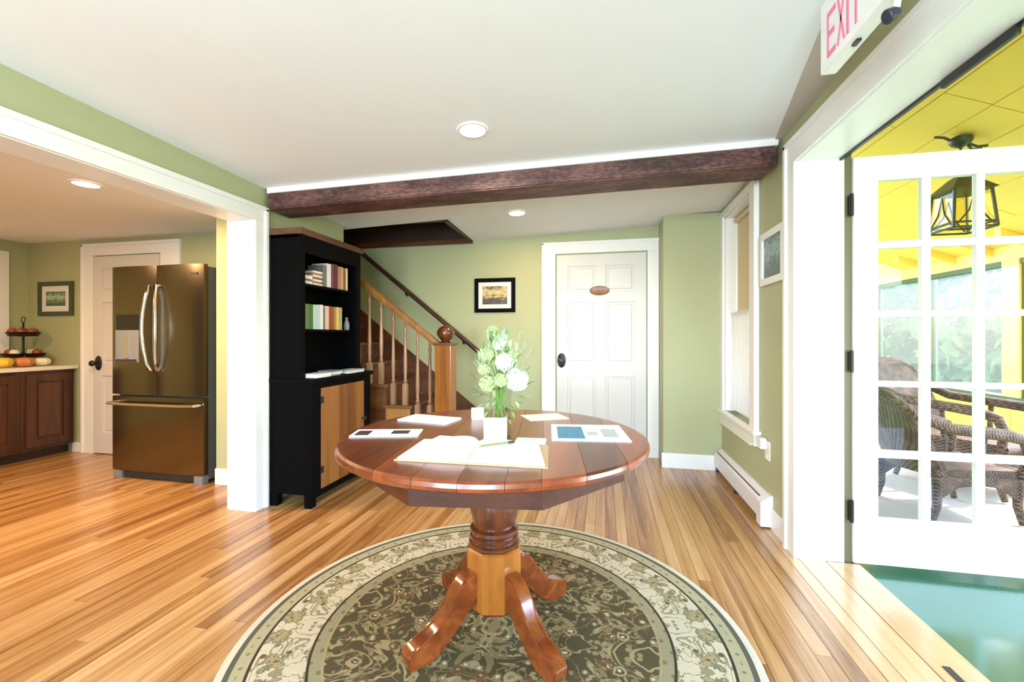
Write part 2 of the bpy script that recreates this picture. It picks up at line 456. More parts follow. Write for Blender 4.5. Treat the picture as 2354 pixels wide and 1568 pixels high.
# kitchen
wallbox('wall_kitchen_back', -6.2, -2.545, 3.50, 3.502, -.02, 2.5)
kl = [(-6.2, -6.08, -2.7, 2.47, -.02, 2.5), (-6.2, -6.08, 2.47, 3.22, -.02, 1.08), (-6.2, -6.08, 2.47, 3.22, 2.0, 2.5), (-6.2, -6.08, 3.22, 3.6, -.02, 2.5)]
joined('wall_kitchen_left', kl, 'green_paint')
wallbox('wall_kitchen_stub', -3.095, -2.545, 2.965, 3.5, -.02, 2.3)
wallbox('wall_kitchen_rear', -6.2, -2.545, -2.8, -2.7, -.02, 2.5)
struct(Bx('ceiling_kitchen', -6.2, -2.545, -2.8, 3.6, 2.205, 2.3, 'ceiling_paint'))
# sloping old ceiling of the room, open over the stairs
def slab(bm, x0, x1, y0, y1, t=.08):
    q = [(x0, y0), (x1, y0), (x1, y1), (x0, y1)]
    hexa(bm, [(a, c, cz(a, c)) for a, c in q] + [(a, c, cz(a, c) + t) for a, c in q])
bm = nb(); slab(bm, -2.45, XR + .02, -2.75, 3.70); slab(bm, -1.38, XR + .02, 3.70, YB + .05)
struct(obj('ceiling', bm, 'ceiling_paint'))
# tapering beige strip by the right wall: EXIT sign's shadow painted on the ceiling
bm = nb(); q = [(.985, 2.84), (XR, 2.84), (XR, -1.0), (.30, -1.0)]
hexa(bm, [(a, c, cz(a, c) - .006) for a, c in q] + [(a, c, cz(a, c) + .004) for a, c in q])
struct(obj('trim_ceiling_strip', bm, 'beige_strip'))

# ------------------------------------------------------------------ casings, jambs, baseboards
# kitchen opening: jamb lining, casing towards the room, casing towards the kitchen
def trim(name, x0, x1, y0, y1, z0, z1, bev=.004, mat='white_trim', parent=None):
    o = Bx(name, x0, x1, y0, y1, z0, z1, mat, parent, bev)
    return struct(o) if parent is None else o
t = trim('trim_kitchen_jamb', -2.548, -2.352, YJL, YJL + .02, 0, ZK)
trim('trim_kitchen_head', -2.548, -2.352, -.2, YJL + .02, ZK, ZK + .02)
for i, (xa, xb) in enumerate(((XL - .022, XL), (XLO, XLO + .022))):
    c = trim('trim_kitchen_casing', xa, xb, YJL + .004, YJL + .105, 0, ZK + .004)
    trim('back_band', xb - .004 if i == 0 else xa - .012, xb + .012 if i == 0 else xa + .004, YJL + .085, YJL + .112, 0, ZK + .098, parent=c)
    h = trim('trim_kitchen_header', xa, xb, -.3, YJL + .105, ZK + .004, ZK + .10)
    trim('back_band', xb - .004 if i == 0 else xa - .012, xb + .012 if i == 0 else xa + .004, -.3, YJL + .112, ZK + .078, ZK + .108, parent=h)
# porch opening
trim('trim_porch_jamb', XR - .002, 1.222, YJR, YJR + .022, 0, ZH + .02)
trim('trim_porch_head', XR - .002, 1.222, .86, YJR, ZH, ZH + .022)
ca = trim('trim_porch_casing', XR - .022, XR, YJR + .006, YJR + .118, 0, ZH + .005)
trim('back_band', XR - .034, XR - .002, YJR + .096, YJR + .126, 0, ZH + .13, parent=ca)
ca = trim('trim_porch_header', XR - .022, XR, .7, YJR + .118, ZH + .005, ZH + .115)
trim('back_band', XR - .034, XR - .002, .7, YJR + .126, ZH + .105, ZH + .135, parent=ca)
ws = trim('trim_weatherstrip', 1.222, 1.236, .86, YJR + .01, ZH - .012, ZH + .03, 0, 'black_metal')
for yy, w_ in ((1.75, .30), (1.30, .34)):
    trim('torn_strip', 1.212, 1.228, yy - w_ / 2, yy + w_ / 2, ZH - .035, ZH - .004, .003, 'black_metal', ws)
trim('trim_porch_stop', 1.222, 1.244, YJR, YJR + .03, 0, ZH, .002)
trim('trim_porch_outer', 1.244, 1.283, YJR + .012, YJR + .09, -.02, ZH + .03, .002, 'olive_trim')
# baseboards
trim('baseboard_back_return', .512, XR - .001, 4.185, 4.199, 0, .135)
trim('baseboard_right', XR - .014, XR - .0005, YJR + .128, 2.99, 0, .13)
trim('baseboard_back', -1.24, -.64, YB - .015, YB - .0005, 0, .135)
trim('baseboard_kitchen_back', -5.44, -5.29, 3.484, 3.4995, 0, .10)
trim('baseboard_kitchen_stub', -3.094, -2.575, 2.949, 2.9645, 0, .13)

# ------------------------------------------------------------------ doors
def panel_door(name, x0, x1, y, z1, depth=.04, knob_x=None, knobz=.95, casing=.12, cl=None, cr=None, top=None):
    d = struct(Bx(name, x0, x1, y - .006, y + .0, 0.008, z1, 'white_door'))
    w = x1 - x0
    st = .115; mid = .10; rows = [(.22, .80), (.93, 1.55), (1.66, z1 - .12)]
    xm = (x0 + x1) / 2
    # stiles and rails stand proud of the panels
    fr = nb()
    for a, c in ((x0, x0 + st), (x1 - st, x1), (xm - mid / 2, xm + mid / 2)): box(fr, a, c, y - .022, y - .005, .008, z1, .003)
    obj('stile', fr, 'white_door', d)
    zs = [.008] + [q for r_ in rows for q in r_] + [z1]
    for i in range(0, len(zs), 2):
        for a, c in ((x0 + st, xm - mid / 2), (xm + mid / 2, x1 - st)):
            Bx('rail', a - .002, c + .002, y - .0215, y - .005, zs[i], zs[i + 1], 'white_door', d, .003)
    for za, zb in rows:
        for a, c in ((x0 + st, xm - mid / 2), (xm + mid / 2, x1 - st)):
            Bx('panel', a + .025, c - .025, y - .013, y - .004, za + .025, zb - .025, 'white_door', d, .008)
    # plate and knob
    kb = nb(); lathe(kb, [(.044, 0), (.044, .006), (.04, .010)], n=20, M=Matrix.Translation((knob_x, y - .022, knobz)) @ Matrix.Rotation(PI / 2, 4, 'X') @ Matrix.Diagonal((1, 1.7, 1, 1)))
    pl_ = obj('knob_plate', kb, 'black_metal', d, True)
    kb = nb(); lathe(kb, [(.010, 0), (.011, .03), (.027, .042), (.031, .056), (.024, .068), (.008, .072)], n=20, M=Matrix.Translation((knob_x, y - .03, knobz)) @ Matrix.Rotation(PI / 2, 4, 'X'))
    obj('door_knob', kb, 'black_metal', pl_, True)
    return d
d1 = panel_door('door_1', -.485, .405, YB - .004, 2.04, knob_x=-.435, knobz=.955)
t = trim('trim_door_1', -.628, -.497, YB - .026, YB - .0005, 0, 2.055)
trim('back_band', -.640, -.618, YB - .036, YB - .001, 0, 2.17, parent=t)
t = trim('trim_door_2', .415, .524, YB - .026, YB - .0005, 0, 2.055)
t = trim('trim_door_3', -.628, .524, YB - .026, YB - .0005, 2.055, 2.165)
trim('back_band', -.640, .526, YB - .036, YB - .001, 2.150, 2.175, parent=t)
# oval plaque on the door
bm = nb(); lathe(bm, [(.085, 0), (.092, .004), (.092, .010), (.086, .014), (.076, .0125)], n=32, M=Matrix.Translation((-.052, YB - .0275, 1.666)) @ Matrix.Rotation(PI / 2, 4, 'X') @ Matrix.Diagonal((1.05, .52, 1, 1)))
tag(obj('door_plaque', bm, 'pine_door', None, True), 'small oval wooden plaque on the white six-panel door', 'plaque')
d2 = panel_door('door_2', -5.135, -4.30, 3.496, 2.02, knob_x=-5.065, knobz=.93)
t = trim('trim_kitchen_door_1', -5.285, -5.145, 3.474, 3.4995, 0, 2.03)
trim('back_band', -5.297, -5.272, 3.464, 3.498, 0, 2.15, parent=t)
trim('trim_kitchen_door_2', -4.29, -4.06, 3.474, 3.4995, 0, 2.03)
t = trim('trim_kitchen_door_3', -5.285, -4.06, 3.474, 3.4995, 2.03, 2.14)
trim('back_band', -5.297, -4.05, 3.464, 3.498, 2.125, 2.155, parent=t)
trim('trim_kitchen_window', -6.079, -6.055, 3.22, 3.335, 1.0, 2.0)
trim('trim_kitchen_window_head', -6.079, -6.055, 2.36, 3.335, 2.0, 2.085)
wk = struct(Bx('window_2', -6.15, -6.135, 2.47, 3.22, 1.08, 2.0, 'clear_glass'))
for a, c, e, g in ((2.47, 2.52, 1.08, 2.0), (3.17, 3.22, 1.08, 2.0), (2.52, 3.17, 1.08, 1.13), (2.52, 3.17, 1.95, 2.0), (2.52, 3.17, 1.52, 1.56)):
    Bx('sash_bar', -6.16, -6.12, a, c, e, g, 'white_trim', wk)
Bx('window_blind', -6.118, -6.112, 2.472, 3.218, 1.085, 1.998, 'curtain_white', wk)  # unseen blind added to keep daylight out and the kitchen dim
for wi, wx in ((3, -1.45), (4, .15)):
    w_ = struct(Bx('window_%d' % wi, wx - .6, wx + .6, -2.765, -2.755, .55, 2.15, 'clear_glass'))
    for a, c, e, g in ((wx - .6, wx - .55, .55, 2.15), (wx + .55, wx + .6, .55, 2.15), (wx - .55, wx + .55, .55, .6), (wx - .55, wx + .55, 2.1, 2.15), (wx - .55, wx + .55, 1.33, 1.37)):
        Bx('sash_bar', a, c, -2.78, -2.74, e, g, 'white_trim', w_)  # bars of the added, unseen rear windows

# ------------------------------------------------------------------ window in the right wall
w1 = thing('window_1', None, None, (XR + .1, 3.73, WZ0), kind='structure')
Bx('casing', XR - .024, XR - .0005, WYF, 4.198, .50, 2.29, 'white_trim', w1, .004)
c_ = Bx('casing', XR - .024, XR - .0005, 3.24, WYN, .455, 2.29, 'white_trim', w1, .004)
Bx('back_band', XR - .036, XR - .002, 3.228, 3.252, .455, 2.30, 'white_trim', c_, .003)
Bx('head_casing', XR - .024, XR - .0005, WYN, WYF, WZ1, 2.29, 'white_trim', w1, .004)
Bx('sill', XR - .05, XR + .19, 3.20, 4.198, .535, .56, 'white_trim', w1, .004)
Bx('apron', XR - .020, XR - .0005, WYN, 4.198, .43, .535, 'white_trim', w1, .003)
Bx('jamb', XR, XRO, WYF - .014, WYF + .001, WZ0, WZ1, 'white_trim', w1)
Bx('jamb', XR, XRO, WYN - .001, WYN + .014, WZ0, WZ1, 'white_trim', w1)
Bx('head_jamb', XR, XRO, WYN, WYF, WZ1 - .014, WZ1 + .001, 'white_trim', w1)
for nm, z0, z1, xx in (('upper_sash', 1.38, WZ1 - .014, 1.165), ('lower_sash', WZ0, 1.42, 1.13)):
    bm = nb(); ya, yb = WYN + .014, WYF - .014
    for a in ((ya, ya + .045, z0, z1), (yb - .045, yb, z0, z1), (ya, yb, z0, z0 + .05), (ya, yb, z1 - .045, z1)): box(bm, xx, xx + .03, *a)
    s_ = obj(nm, bm, 'white_trim', w1)
    Bx('pane', xx + .012, xx + .016, ya + .04, yb - .04, z0 + .045, z1 - .04, 'clear_glass', s_)
# beige roller shade and sheer cafe curtain inside the recess
rs = thing('roller_shade', 'beige roller shade pulled halfway down the window by the framed print', 'window shade', (1.10, 3.73, 1.40))
bm = nb(); tube(bm, [(1.105, WYN + .02, 2.195), (1.105, WYF - .02, 2.195)], .02, 12); obj('roller', bm, 'shade_beige', rs, True)
Bx('shade_cloth', 1.118, 1.121, WYN + .025, WYF - .03, 1.43, 2.195, 'shade_beige', rs)
Bx('hem_bar', 1.114, 1.125, WYN + .025, WYF - .03, 1.405, 1.43, 'shade_beige', rs, .003)
cu = thing('cafe_curtain', 'gathered white sheer curtain over the lower half of the window', 'curtain', (1.07, 3.73, .575))
bm = nb(); tube(bm, [(1.07, WYN + .0145, 1.40), (1.07, WYF - .0145, 1.40)], .006, 8); obj('curtain_rod', bm, 'white_trim', cu, True)
bm = nb(); NY, NZ = 110, 14; g = []
for j in range(NZ + 1):
    t_ = j / NZ; row = []
    for i in range(NY + 1):
        s_ = i / NY; yy = WYN + .03 + s_ * (WYF - WYN - .06)
        yy2 = yy + (1 - t_) * .0 + t_ * 0
        amp = .008 + .014 * t_
        row.append(bm.verts.new((1.070 + amp * math.sin(s_ * 66 + .6 * math.sin(s_ * 9 + t_ * 2)) , yy2 + .02 * math.sin(s_ * 12) * t_, 1.405 - t_ * .815)))
    g.append(row)
for j in range(NZ):
    for i in range(NY): bm.faces.new((g[j][i], g[j][i + 1], g[j + 1][i + 1], g[j + 1][i]))
obj('curtain_cloth', bm, 'sheer', cu, True)

# ------------------------------------------------------------------ ceiling beam
bm = nb()
ft = lambda x, y, d: (x, y, cz(x, y) - d)
q = [(XL + .003, 2.645), (.995, 2.835), (.995, 3.085), (XL + .003, 2.870)]
hexa(bm, [ft(a, c, .150) for a, c in q] + [ft(a, c, .038) for a, c in q])
bmesh.ops.bevel(bm, geom=list(bm.edges), offset=.008, segments=2, affect='EDGES')
tag(obj('ceiling_beam', bm, 'beam_wood'), 'dark reddish wooden beam crossing the white ceiling from wall to wall', 'beam')
bm = nb(); q = [(XL + .003, 2.640), (1.0, 2.830), (1.0, 3.09), (XL + .003, 2.875)]
hexa(bm, [ft(a, c, .038) for a, c in q] + [ft(a, c, -.002) for a, c in q])
struct(obj('trim_beam_board', bm, 'white_trim'))

# ------------------------------------------------------------------ stair well lining and stairs
def cq(x, y, d): return cz(x, y) - d
ln = thing('stairwell_lining', 'dark wooden boards lining the ceiling opening above the stairs', 'wood lining', (-1.4, 4.1, 2.3))
Bx('lining_board', -3.4, -1.40, YB - .022, YB - .001, 2.255, 2.60, 'dark_trim_wood', ln, .003)
Bx('lining_board', -3.4, -1.395, YB - .034, YB - .001, 2.205, 2.255, 'stair_wood', ln, .003)
Bx('lining_board', -1.41, -1.381, 3.705, YB - .036, 2.225, 2.60, 'dark_trim_wood', ln, .003)
Bx('lining_board', -2.50, -1.41, 3.705, 3.73, 2.24, 2.60, 'dark_trim_wood', ln, .003)
Bx('lining_board', -3.4, -1.381, 3.73, YB - .001, 2.60, 2.62, 'dark_trim_wood', ln)

st = thing('staircase', 'wooden staircase with turned balusters rising behind the black bookcase', 'stairs', (-1.4, 4.1, 0))
RISE, RUN, YS0, YS1 = .19, .243, 3.70, YB - .024
NX = -1.257
def nose(i): return NX - RUN * (i - 1)
for i in range(1, 11):
    z = RISE * i; xf = nose(i)
    Bx('tread', xf - RUN - .02, xf + .025, YS0 - .02, YS1, z - .032, z, 'stair_wood', st, .006)
    Bx('riser', xf - .02, xf, YS0 + .01, YS1, z - RISE + .0005, z - .032, 'stair_wood', st)
    if i > 1:
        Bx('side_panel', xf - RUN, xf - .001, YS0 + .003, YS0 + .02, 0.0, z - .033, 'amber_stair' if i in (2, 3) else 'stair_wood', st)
bm = nb(); prism(bm, [(-1.20, .19), (-1.20, .30), (-1.36, .44), (-3.6, .44 + 2.24 * RISE / RUN), (-3.6, .2 + 2.24 * RISE / RUN - .1), (-1.30, .05), (-1.20, .05)], 0, .02, Matrix(((1, 0, 0, 0), (0, 0, 1, YB - .0225), (0, 1, 0, 0), (0, 0, 0, 1))))
obj('skirt_board', bm, 'stair_wood', st)
# newel
nx, ny = -1.405, YS0 + .02
bm = nb(); box(bm, nx - .075, nx + .075, ny - .075, ny + .075, 0, 1.125, .006); nw = obj('newel_post', bm, 'amber_post', st)
Bx('newel_cap', nx - .088, nx + .088, ny - .088, ny + .088, 1.125, 1.145, 'stair_wood', nw, .005)
bm = nb(); lathe(bm, [(.045, 0), (.05, .008), (.035, .018), (.06, .04), (.078, .07), (.080, .095), (.068, .125), (.04, .148), (.01, .155)], (nx, ny, 1.145), 24); obj('newel_ball', bm, 'cherry_post', nw, True)
# handrail
sl = RISE / RUN
bm = nb(); p0 = Vector((nx - .07, ny, 1.125)); L = 1.75; ang = math.atan(.765)
M = Matrix.Translation(p0) @ Matrix.Rotation(ang, 4, 'Y') @ Matrix.Rotation(0, 4, 'X')
prof = [(-.03, -.025), (.03, -.025), (.035, 0), (.026, .026), (.0, .034), (-.026, .026), (-.035, 0)]
M2 = M @ Matrix(((0, 0, -1, 0), (1, 0, 0, 0), (0, 1, 0, 0), (0, 0, 0, 1)))
prism(bm, prof, 0, L, M2); obj('handrail', bm, 'amber_stair', st, True)
bal = None
def rail_z(x): return 1.125 - .765 * (x - p0.x) - .03
for i in range(2, 7):
    zt = RISE * i
    for xx in (nose(i) - .062, nose(i) - .183):
        h = rail_z(xx) - zt
        bm = nb(); s_ = .021
        box(bm, xx - s_, xx + s_, YS0 + .012, YS0 + .012 + 2 * s_, zt, zt + .195, .002)
        yc = YS0 + .012 + s_
        lathe(bm, [(.019, .194), (.012, .205), (.021, .222), (.012, .24), (.017, .30), (.019, .38), (.014, .55), (.011, h - .10), (.017, h - .08), (.011, h - .06), (.0125, h + .012)], (xx, yc, zt), 10)
        obj('baluster', bm, 'baluster_wood', st, True)
# wall handrail on brackets
wr = thing('wall_handrail', 'dark slanting handrail fixed to the green wall above the stairs', 'handrail', (-1.33, YB, 1.03))
bm = nb(); a_, b_ = Vector((-1.30, YB - .07, 1.03)), Vector((-3.2, YB - .07, 1.03 + 1.9 * .804)); tube(bm, [a_, b_], .024, 12); obj('rail', bm, 'dark_trim_wood', wr, True)
for t_ in (.10, .45, .8):
    p = a_.lerp(b_, t_); bm = nb(); tube(bm, [p + Vector((0, 0, -.02)), p + Vector((0, .03, -.06)), p + Vector((0, .069, -.06))], .008, 8); obj('bracket', bm, 'black_metal', wr, True)

# ------------------------------------------------------------------ black bookcase hutch
bk = thing('bookcase_hutch', 'tall black hutch with pine cupboard door and brown top beside the stairs', 'bookcase', (-2.16, 3.06, 0))
BX0, BU, BL, BY0, BY1 = -2.325, -2.10, -1.995, 2.668, 3.44
CT = .905
# lower cabinet
Bx('side', BX0, BL, BY0, BY0 + .022, .09, CT - .03, 'black_paint', bk, .002)
Bx('side', BX0, BL, BY1 - .022, BY1, .09, CT - .03, 'black_paint', bk, .002)
for xx in (BX0, BL - .055):
    for yy in (BY0 - .003, BY1 - .052):
        Bx('leg', xx, xx + .055, yy, yy + .055, 0, .10, 'black_paint', bk, .004)
Bx('face_stile', BL - .02, BL + .002, BY0 - .002, 2.768, .06, CT - .03, 'black_paint', bk, .002)
Bx('face_stile', BL - .02, BL + .002, 3.335, BY1 + .002, .06, CT - .03, 'black_paint', bk, .002)
Bx('face_rail', BL - .02, BL + .001, 2.768, 3.335, .832, CT - .03, 'black_paint', bk)
Bx('face_rail', BL - .02, BL + .001, 2.768, 3.335, .062, .108, 'black_paint', bk)
Bx('bottom', BX0, BL - .02, BY0 + .022, BY1 - .022, .09, .11, 'black_paint', bk)
Bx('back_panel', BX0, BX0 + .012, BY0 + .022, BY1 - .022, .11, 1.90, 'black_paint', bk)
Bx('counter_shelf', BX0, BL + .025, BY0 - .02, BY1 + .02, CT - .03, CT, 'black_paint', bk, .004)
dr = thing('cupboard_door', None, None, (BL - .008, 3.05, .11)); dr.parent = bk; dr.location = Vector((BL - .008, 3.05, .11)) - WO[bk]
yy = 2.770
for w_ in (.095, .12, .105, .13, .113):
    Bx('pine_board', BL - .016, BL + .008, yy + .0008, yy + w_ - .0008, .110, .830, 'pine_door', dr, .002); yy += w_
bm = nb(); lathe(bm, [(.008, 0), (.008, .014), (.016, .02), (.016, .03), (.008, .034)], n=14, M=Matrix.Translation((BL + .008, 3.305, .52)) @ Matrix.Rotation(PI / 2, 4, 'Y')); obj('knob', bm, 'black_metal', dr, True)
for zz in (.22, .72): Bx('hinge', BL + .007, BL + .012, 2.764, 2.79, zz, zz + .05, 'black_metal', dr)
# upper part
Bx('side', BX0, BU, BY0 + .002, BY0 + .024, CT, 1.92, 'black_paint', bk, .002)
Bx('side', BX0, BU, BY1 - .024, BY1 - .002, CT, 1.92, 'black_paint', bk, .002)
Bx('face_stile', BU - .004, BU + .016, BY0 + .002, 2.722, CT, 1.92, 'black_paint', bk, .002)
Bx('face_stile', BU - .004, BU + .016, 3.385, BY1 - .002, CT, 1.92, 'black_paint', bk, .002)
Bx('face_rail', BU - .004, BU + .015, 2.722, 3.385, 1.80, 1.92, 'black_paint', bk)
for zz in (1.585, 1.255): Bx('shelf', BX0 + .012, BU - .005, BY0 + .024, BY1 - .024, zz - .018, zz, 'black_paint', bk, .001)
Bx('top_panel', BX0, BU, BY0 + .002, BY1 - .002, 1.90, 1.92, 'black_paint', bk)
Bx('crown', BX0, BU + .036, BY0 - .016, BY1 + .015, 1.92, 1.965, 'brown_crown', bk, .006)
# books
cols = dict(navy=(.02, .025, .05), white=(.75, .73, .75), maroon=(.11, .015, .03), plum=(.14, .05, .10), rose=(.42, .20, .17), tan=(.52, .36, .20), gold=(.70, .52, .18), cream=(.68, .60, .45),
            green=(.05, .14, .05), moss=(.11, .20, .07), mint=(.42, .60, .52), sky=(.45, .58, .68), red=(.33, .05, .025), brown=(.20, .09, .03), orange=(.45, .22, .05), olive=(.36, .36, .16), pink=(.66, .48, .42), grey=(.16, .16, .17))
for k, c in cols.items(): plain('cover_' + k, c, .45, .12, 30)
NAMES = dict(navy='dark blue', white='white', maroon='maroon', plum='plum', rose='dusty rose', tan='tan', gold='golden yellow', cream='cream', green='dark green', moss='moss green', mint='pale mint', sky='pale blue', red='brick red', brown='brown', orange='orange-brown', olive='olive', pink='pale pink', grey='dark grey')
def book(y, th, h, zb, cname, shelf, depth=.135, extra='', xfront=None):
    xf = (BU - .03 if xfront is None else xfront)
    b_ = thing('book', '%s book %sstanding on the %s of the black hutch' % (NAMES[cname], extra, shelf), 'book', (xf - depth / 2, y + th / 2, zb), 'books on the ' + shelf)
    bm = nb(); box(bm, xf - depth, xf, y, y + .003, zb, zb + h); box(bm, xf - depth, xf, y + th - .003, y + th, zb, zb + h)
    box(bm, xf - .004, xf + .001, y + .0005, y + th - .0005, zb, zb + h, .0)
    obj('cover', bm, 'cover_' + cname, b_)
    Bx('pages', xf - depth + .004, xf - .004, y + .003, y + th - .003, zb + .003, zb + h - .004, 'paper_cream', b_)
    return b_
up = [('navy', .05, .20, 'thick '), ('grey', .045, .17, ''), ('white', .055, .19, 'thick '), ('plum', .035, .195, 'slim '), ('maroon', .05, .20, 'thick '), ('rose', .04, .19, ''), ('tan', .038, .19, ''), ('brown', .03, .185, ''), ('cream', .03, .19, 'slim ')]
y = 2.985
for cn, th, h, ex in up[1:]: book(y, th * .98, h, 1.585, cn, 'upper shelf', extra=ex); y += th + .001
lo = [('cream', .045, .20, 'tall '), ('moss', .04, .185, ''), ('green', .045, .185, 'thick '), ('mint', .045, .185, 'thick '), ('sky', .035, .185, ''), ('white', .035, .19, 'thin '), ('grey', .025, .17, 'slim '), ('pink', .045, .185, 'thick '), ('red', .03, .185, ''), ('brown', .035, .185, ''), ('orange', .03, .18, ''), ('gold', .032, .185, ''), ('olive', .045, .185, 'thick ')]
y = 2.735
for cn, th, h, ex in lo: book(y, th, h, 1.255, cn, 'lower shelf', extra=ex); y += th + .001
# paper stack and ornaments on the upper shelf
def pile(x0, x1, y0, y1, zb, n, name, label, cat, mats, th=.012, wob=.006):
    p_ = thing(name, label, cat, ((x0 + x1) / 2, (y0 + y1) / 2, zb)); z = zb
    for i in range(n):
        a = R.uniform(-wob, wob); c = R.uniform(-wob, wob)
        Bx('sheet_bundle', x0 + a, x1 + a, y0 + c, y1 + c, z, z + th - .001, mats[i % len(mats)], p_, .001); z += th
    return p_
pile(-2.27, -2.13, 2.74, 2.86, 1.585, 5, 'paper_stack', 'low stack of white papers on the upper shelf of the hutch', 'papers', ['paper', 'paper_cream', 'cover_grey'], .013)
pile(-2.27, -2.13, 2.87, 2.975, 1.585, 7, 'paper_stack', 'taller stack of white and brown papers beside the upper-shelf books', 'papers', ['paper', 'cover_rose', 'paper_cream', 'cover_brown'], .016)
bm = nb(); lathe(bm, [(.022, 0), (.026, .02), (.024, .06), (.012, .085), (.012, .105), (.018, .11)], (-2.16, 3.345, 1.255), 16)
tag(obj('ornament', bm, 'grey_plastic', None, True), 'small grey bottle at the end of the lower bookshelf', 'ornament')
pile(-2.13, -2.0, 2.735, 2.895, CT, 2, 'leaflet_stack', 'white leaflet stack on the hutch counter nearest the doorway', 'leaflets', ['paper'], .014)
pile(-2.12, -2.01, 2.92, 3.06, CT, 3, 'leaflet_stack', 'grey and white leaflet stack in the middle of the hutch counter', 'leaflets', ['print_grey', 'paper', 'cover_grey'], .013, .009)
pile(-2.13, -2.0, 3.13, 3.36, CT, 2, 'leaflet_stack', 'white leaflet stack on the hutch counter nearest the stairs', 'leaflets', ['paper', 'print_grey'], .013)

# ------------------------------------------------------------------ rug and pedestal table
CX, CY = -.444, 1.736
bm = nb(); lathe(bm, [(1.003, .0005), (1.006, .004), (1.003, .009), (.99, .010)], (CX, CY, 0), 96)
tag(obj('round_rug', bm, 'oriental_rug', None, origin=(CX, CY, 0)), 'round floral oriental rug in cream and olive under the pedestal table', 'rug')
ZT = .803; RT = .611; RZ = .010
tb = thing('pedestal_table', 'round reddish wooden pedestal table with octagonal apron standing on the rug', 'table', (CX, CY, RZ))
# top made of boards
ba = math.radians(7.5); ca, sa = math.cos(ba), math.sin(ba)
Mt = Matrix.Translation((CX, CY, 0)) @ Matrix.Rotation(ba, 4, 'Z')
edges = [-RT, -.44, -.30, -.165, -.03, .10, .20, .33, .47, RT]
def ring_profile(rr, z): return rr
def board_poly(u0, u1, rr):
    pts = []
    u0c, u1c = max(u0, -rr + 1e-4), min(u1, rr - 1e-4)
    n = 18
    for i in range(n + 1): u = u0c + (u1c - u0c) * i / n; pts.append((u, math.sqrt(max(0, rr * rr - u * u))))
    for i in range(n + 1): u = u1c + (u0c - u1c) * i / n; pts.append((u, -math.sqrt(max(0, rr * rr - u * u))))
    out = []
    for p in pts:
        if not out or (abs(p[0] - out[-1][0]) + abs(p[1] - out[-1][1])) > 1e-3: out.append(p)
    return out
for i in range(len(edges) - 1):
    u0, u1 = edges[i] + (.0006 if i else 0), edges[i + 1] - (.0006 if i < len(edges) - 2 else 0)
    bm = nb(); layers = []
    for rr, z in ((RT - .014, ZT - .036), (RT - .002, ZT - .028), (RT, ZT - .018), (RT - .003, ZT - .006), (RT - .012, ZT)):
        n = 20; top = []
        us0, us1 = (u0 if abs(u0) < rr else math.copysign(rr - .0005, u0)), (u1 if abs(u1) < rr else math.copysign(rr - .0005, u1))
        for k in range(n + 1): u = us0 + (us1 - us0) * k / n; top.append((u, math.sqrt(max(1e-5, rr * rr - u * u))))
        ring = top + [(u, -v) for u, v in reversed(top)]
        layers.append([bm.verts.new(Mt @ Vector((u, v, z))) for u, v in ring])
    for a, c in zip(layers, layers[1:]):
        for k in range(len(a)): bm.faces.new((a[k], a[(k + 1) % len(a)], c[(k + 1) % len(a)], c[k]))
    bm.faces.new(layers[0][::-1]); bm.faces.new(layers[-1])
    o = obj('table_board', bm, 'cherry', tb)
# octagonal apron: eight boards
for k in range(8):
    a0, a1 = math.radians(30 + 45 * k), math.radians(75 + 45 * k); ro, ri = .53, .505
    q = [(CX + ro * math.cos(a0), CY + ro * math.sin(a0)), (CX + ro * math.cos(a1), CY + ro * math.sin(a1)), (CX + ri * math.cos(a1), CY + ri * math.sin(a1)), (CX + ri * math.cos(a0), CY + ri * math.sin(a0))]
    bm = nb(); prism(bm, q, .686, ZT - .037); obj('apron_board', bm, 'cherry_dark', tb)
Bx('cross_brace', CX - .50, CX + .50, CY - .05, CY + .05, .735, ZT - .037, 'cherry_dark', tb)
bm = nb(); lathe(bm, [(.13, .72), (.135, .735)], (CX, CY, 0), 32); obj('mounting_plate', bm, 'cherry_dark', tb)
# turned column
bm = nb(); lathe(bm, [(.088, .352), (.104, .358), (.104, .368), (.094, .374), (.100, .384), (.100, .394), (.090, .400), (.099, .410), (.099, .424), (.084, .432), (.090, .45), (.098, .49), (.101, .54), (.098, .60), (.090, .66), (.088, .70), (.09, .72)], (CX, CY, 0), 40)
obj('turned_column', bm, 'cherry_post', tb, True)
bm = nb(); lathe(bm, [(.112, .118), (.116, .122), (.116, .345), (.108, .352)], (CX, CY, 0), 8, a0=math.radians(34.5)); obj('octagonal_post', bm, 'amber_post', tb)
bm = nb(); lathe(bm, [(.085, .098), (.095, .104), (.095, .118)], (CX, CY, 0), 24); obj('post_cap', bm, 'cherry_post', tb, True)
# four S-shaped feet
def foot(angle):
    pu = [(.095, .262), (.125, .266), (.155, .258), (.185, .232), (.21, .192), (.235, .148), (.268, .112), (.305, .092), (.345, .084), (.378, .074), (.394, .054), (.390, .016), (.378, .0)]
    pd = [(.302, .0), (.285, .010), (.255, .024), (.225, .046), (.195, .080), (.168, .116), (.14, .140), (.115, .148), (.095, .148)]
    poly = pu + pd
    bm = nb(); M = Matrix.Translation((CX, CY, RZ)) @ Matrix.Rotation(angle, 4, 'Z') @ Matrix(((1, 0, 0, 0), (0, 0, 1, 0), (0, 1, 0, 0), (0, 0, 0, 1)))
    prism(bm, poly, -.031, .031, M)
    es = [e for e in bm.edges if len(e.link_faces) == 2 and any(len(f_.verts) > 6 for f_ in e.link_faces)]
    bmesh.ops.bevel(bm, geom=es, offset=.006, segments=2, affect='EDGES')
    return obj('leg', bm, 'cherry_leg', tb, True)
for k in range(4): foot(math.radians(50 + 90 * k))

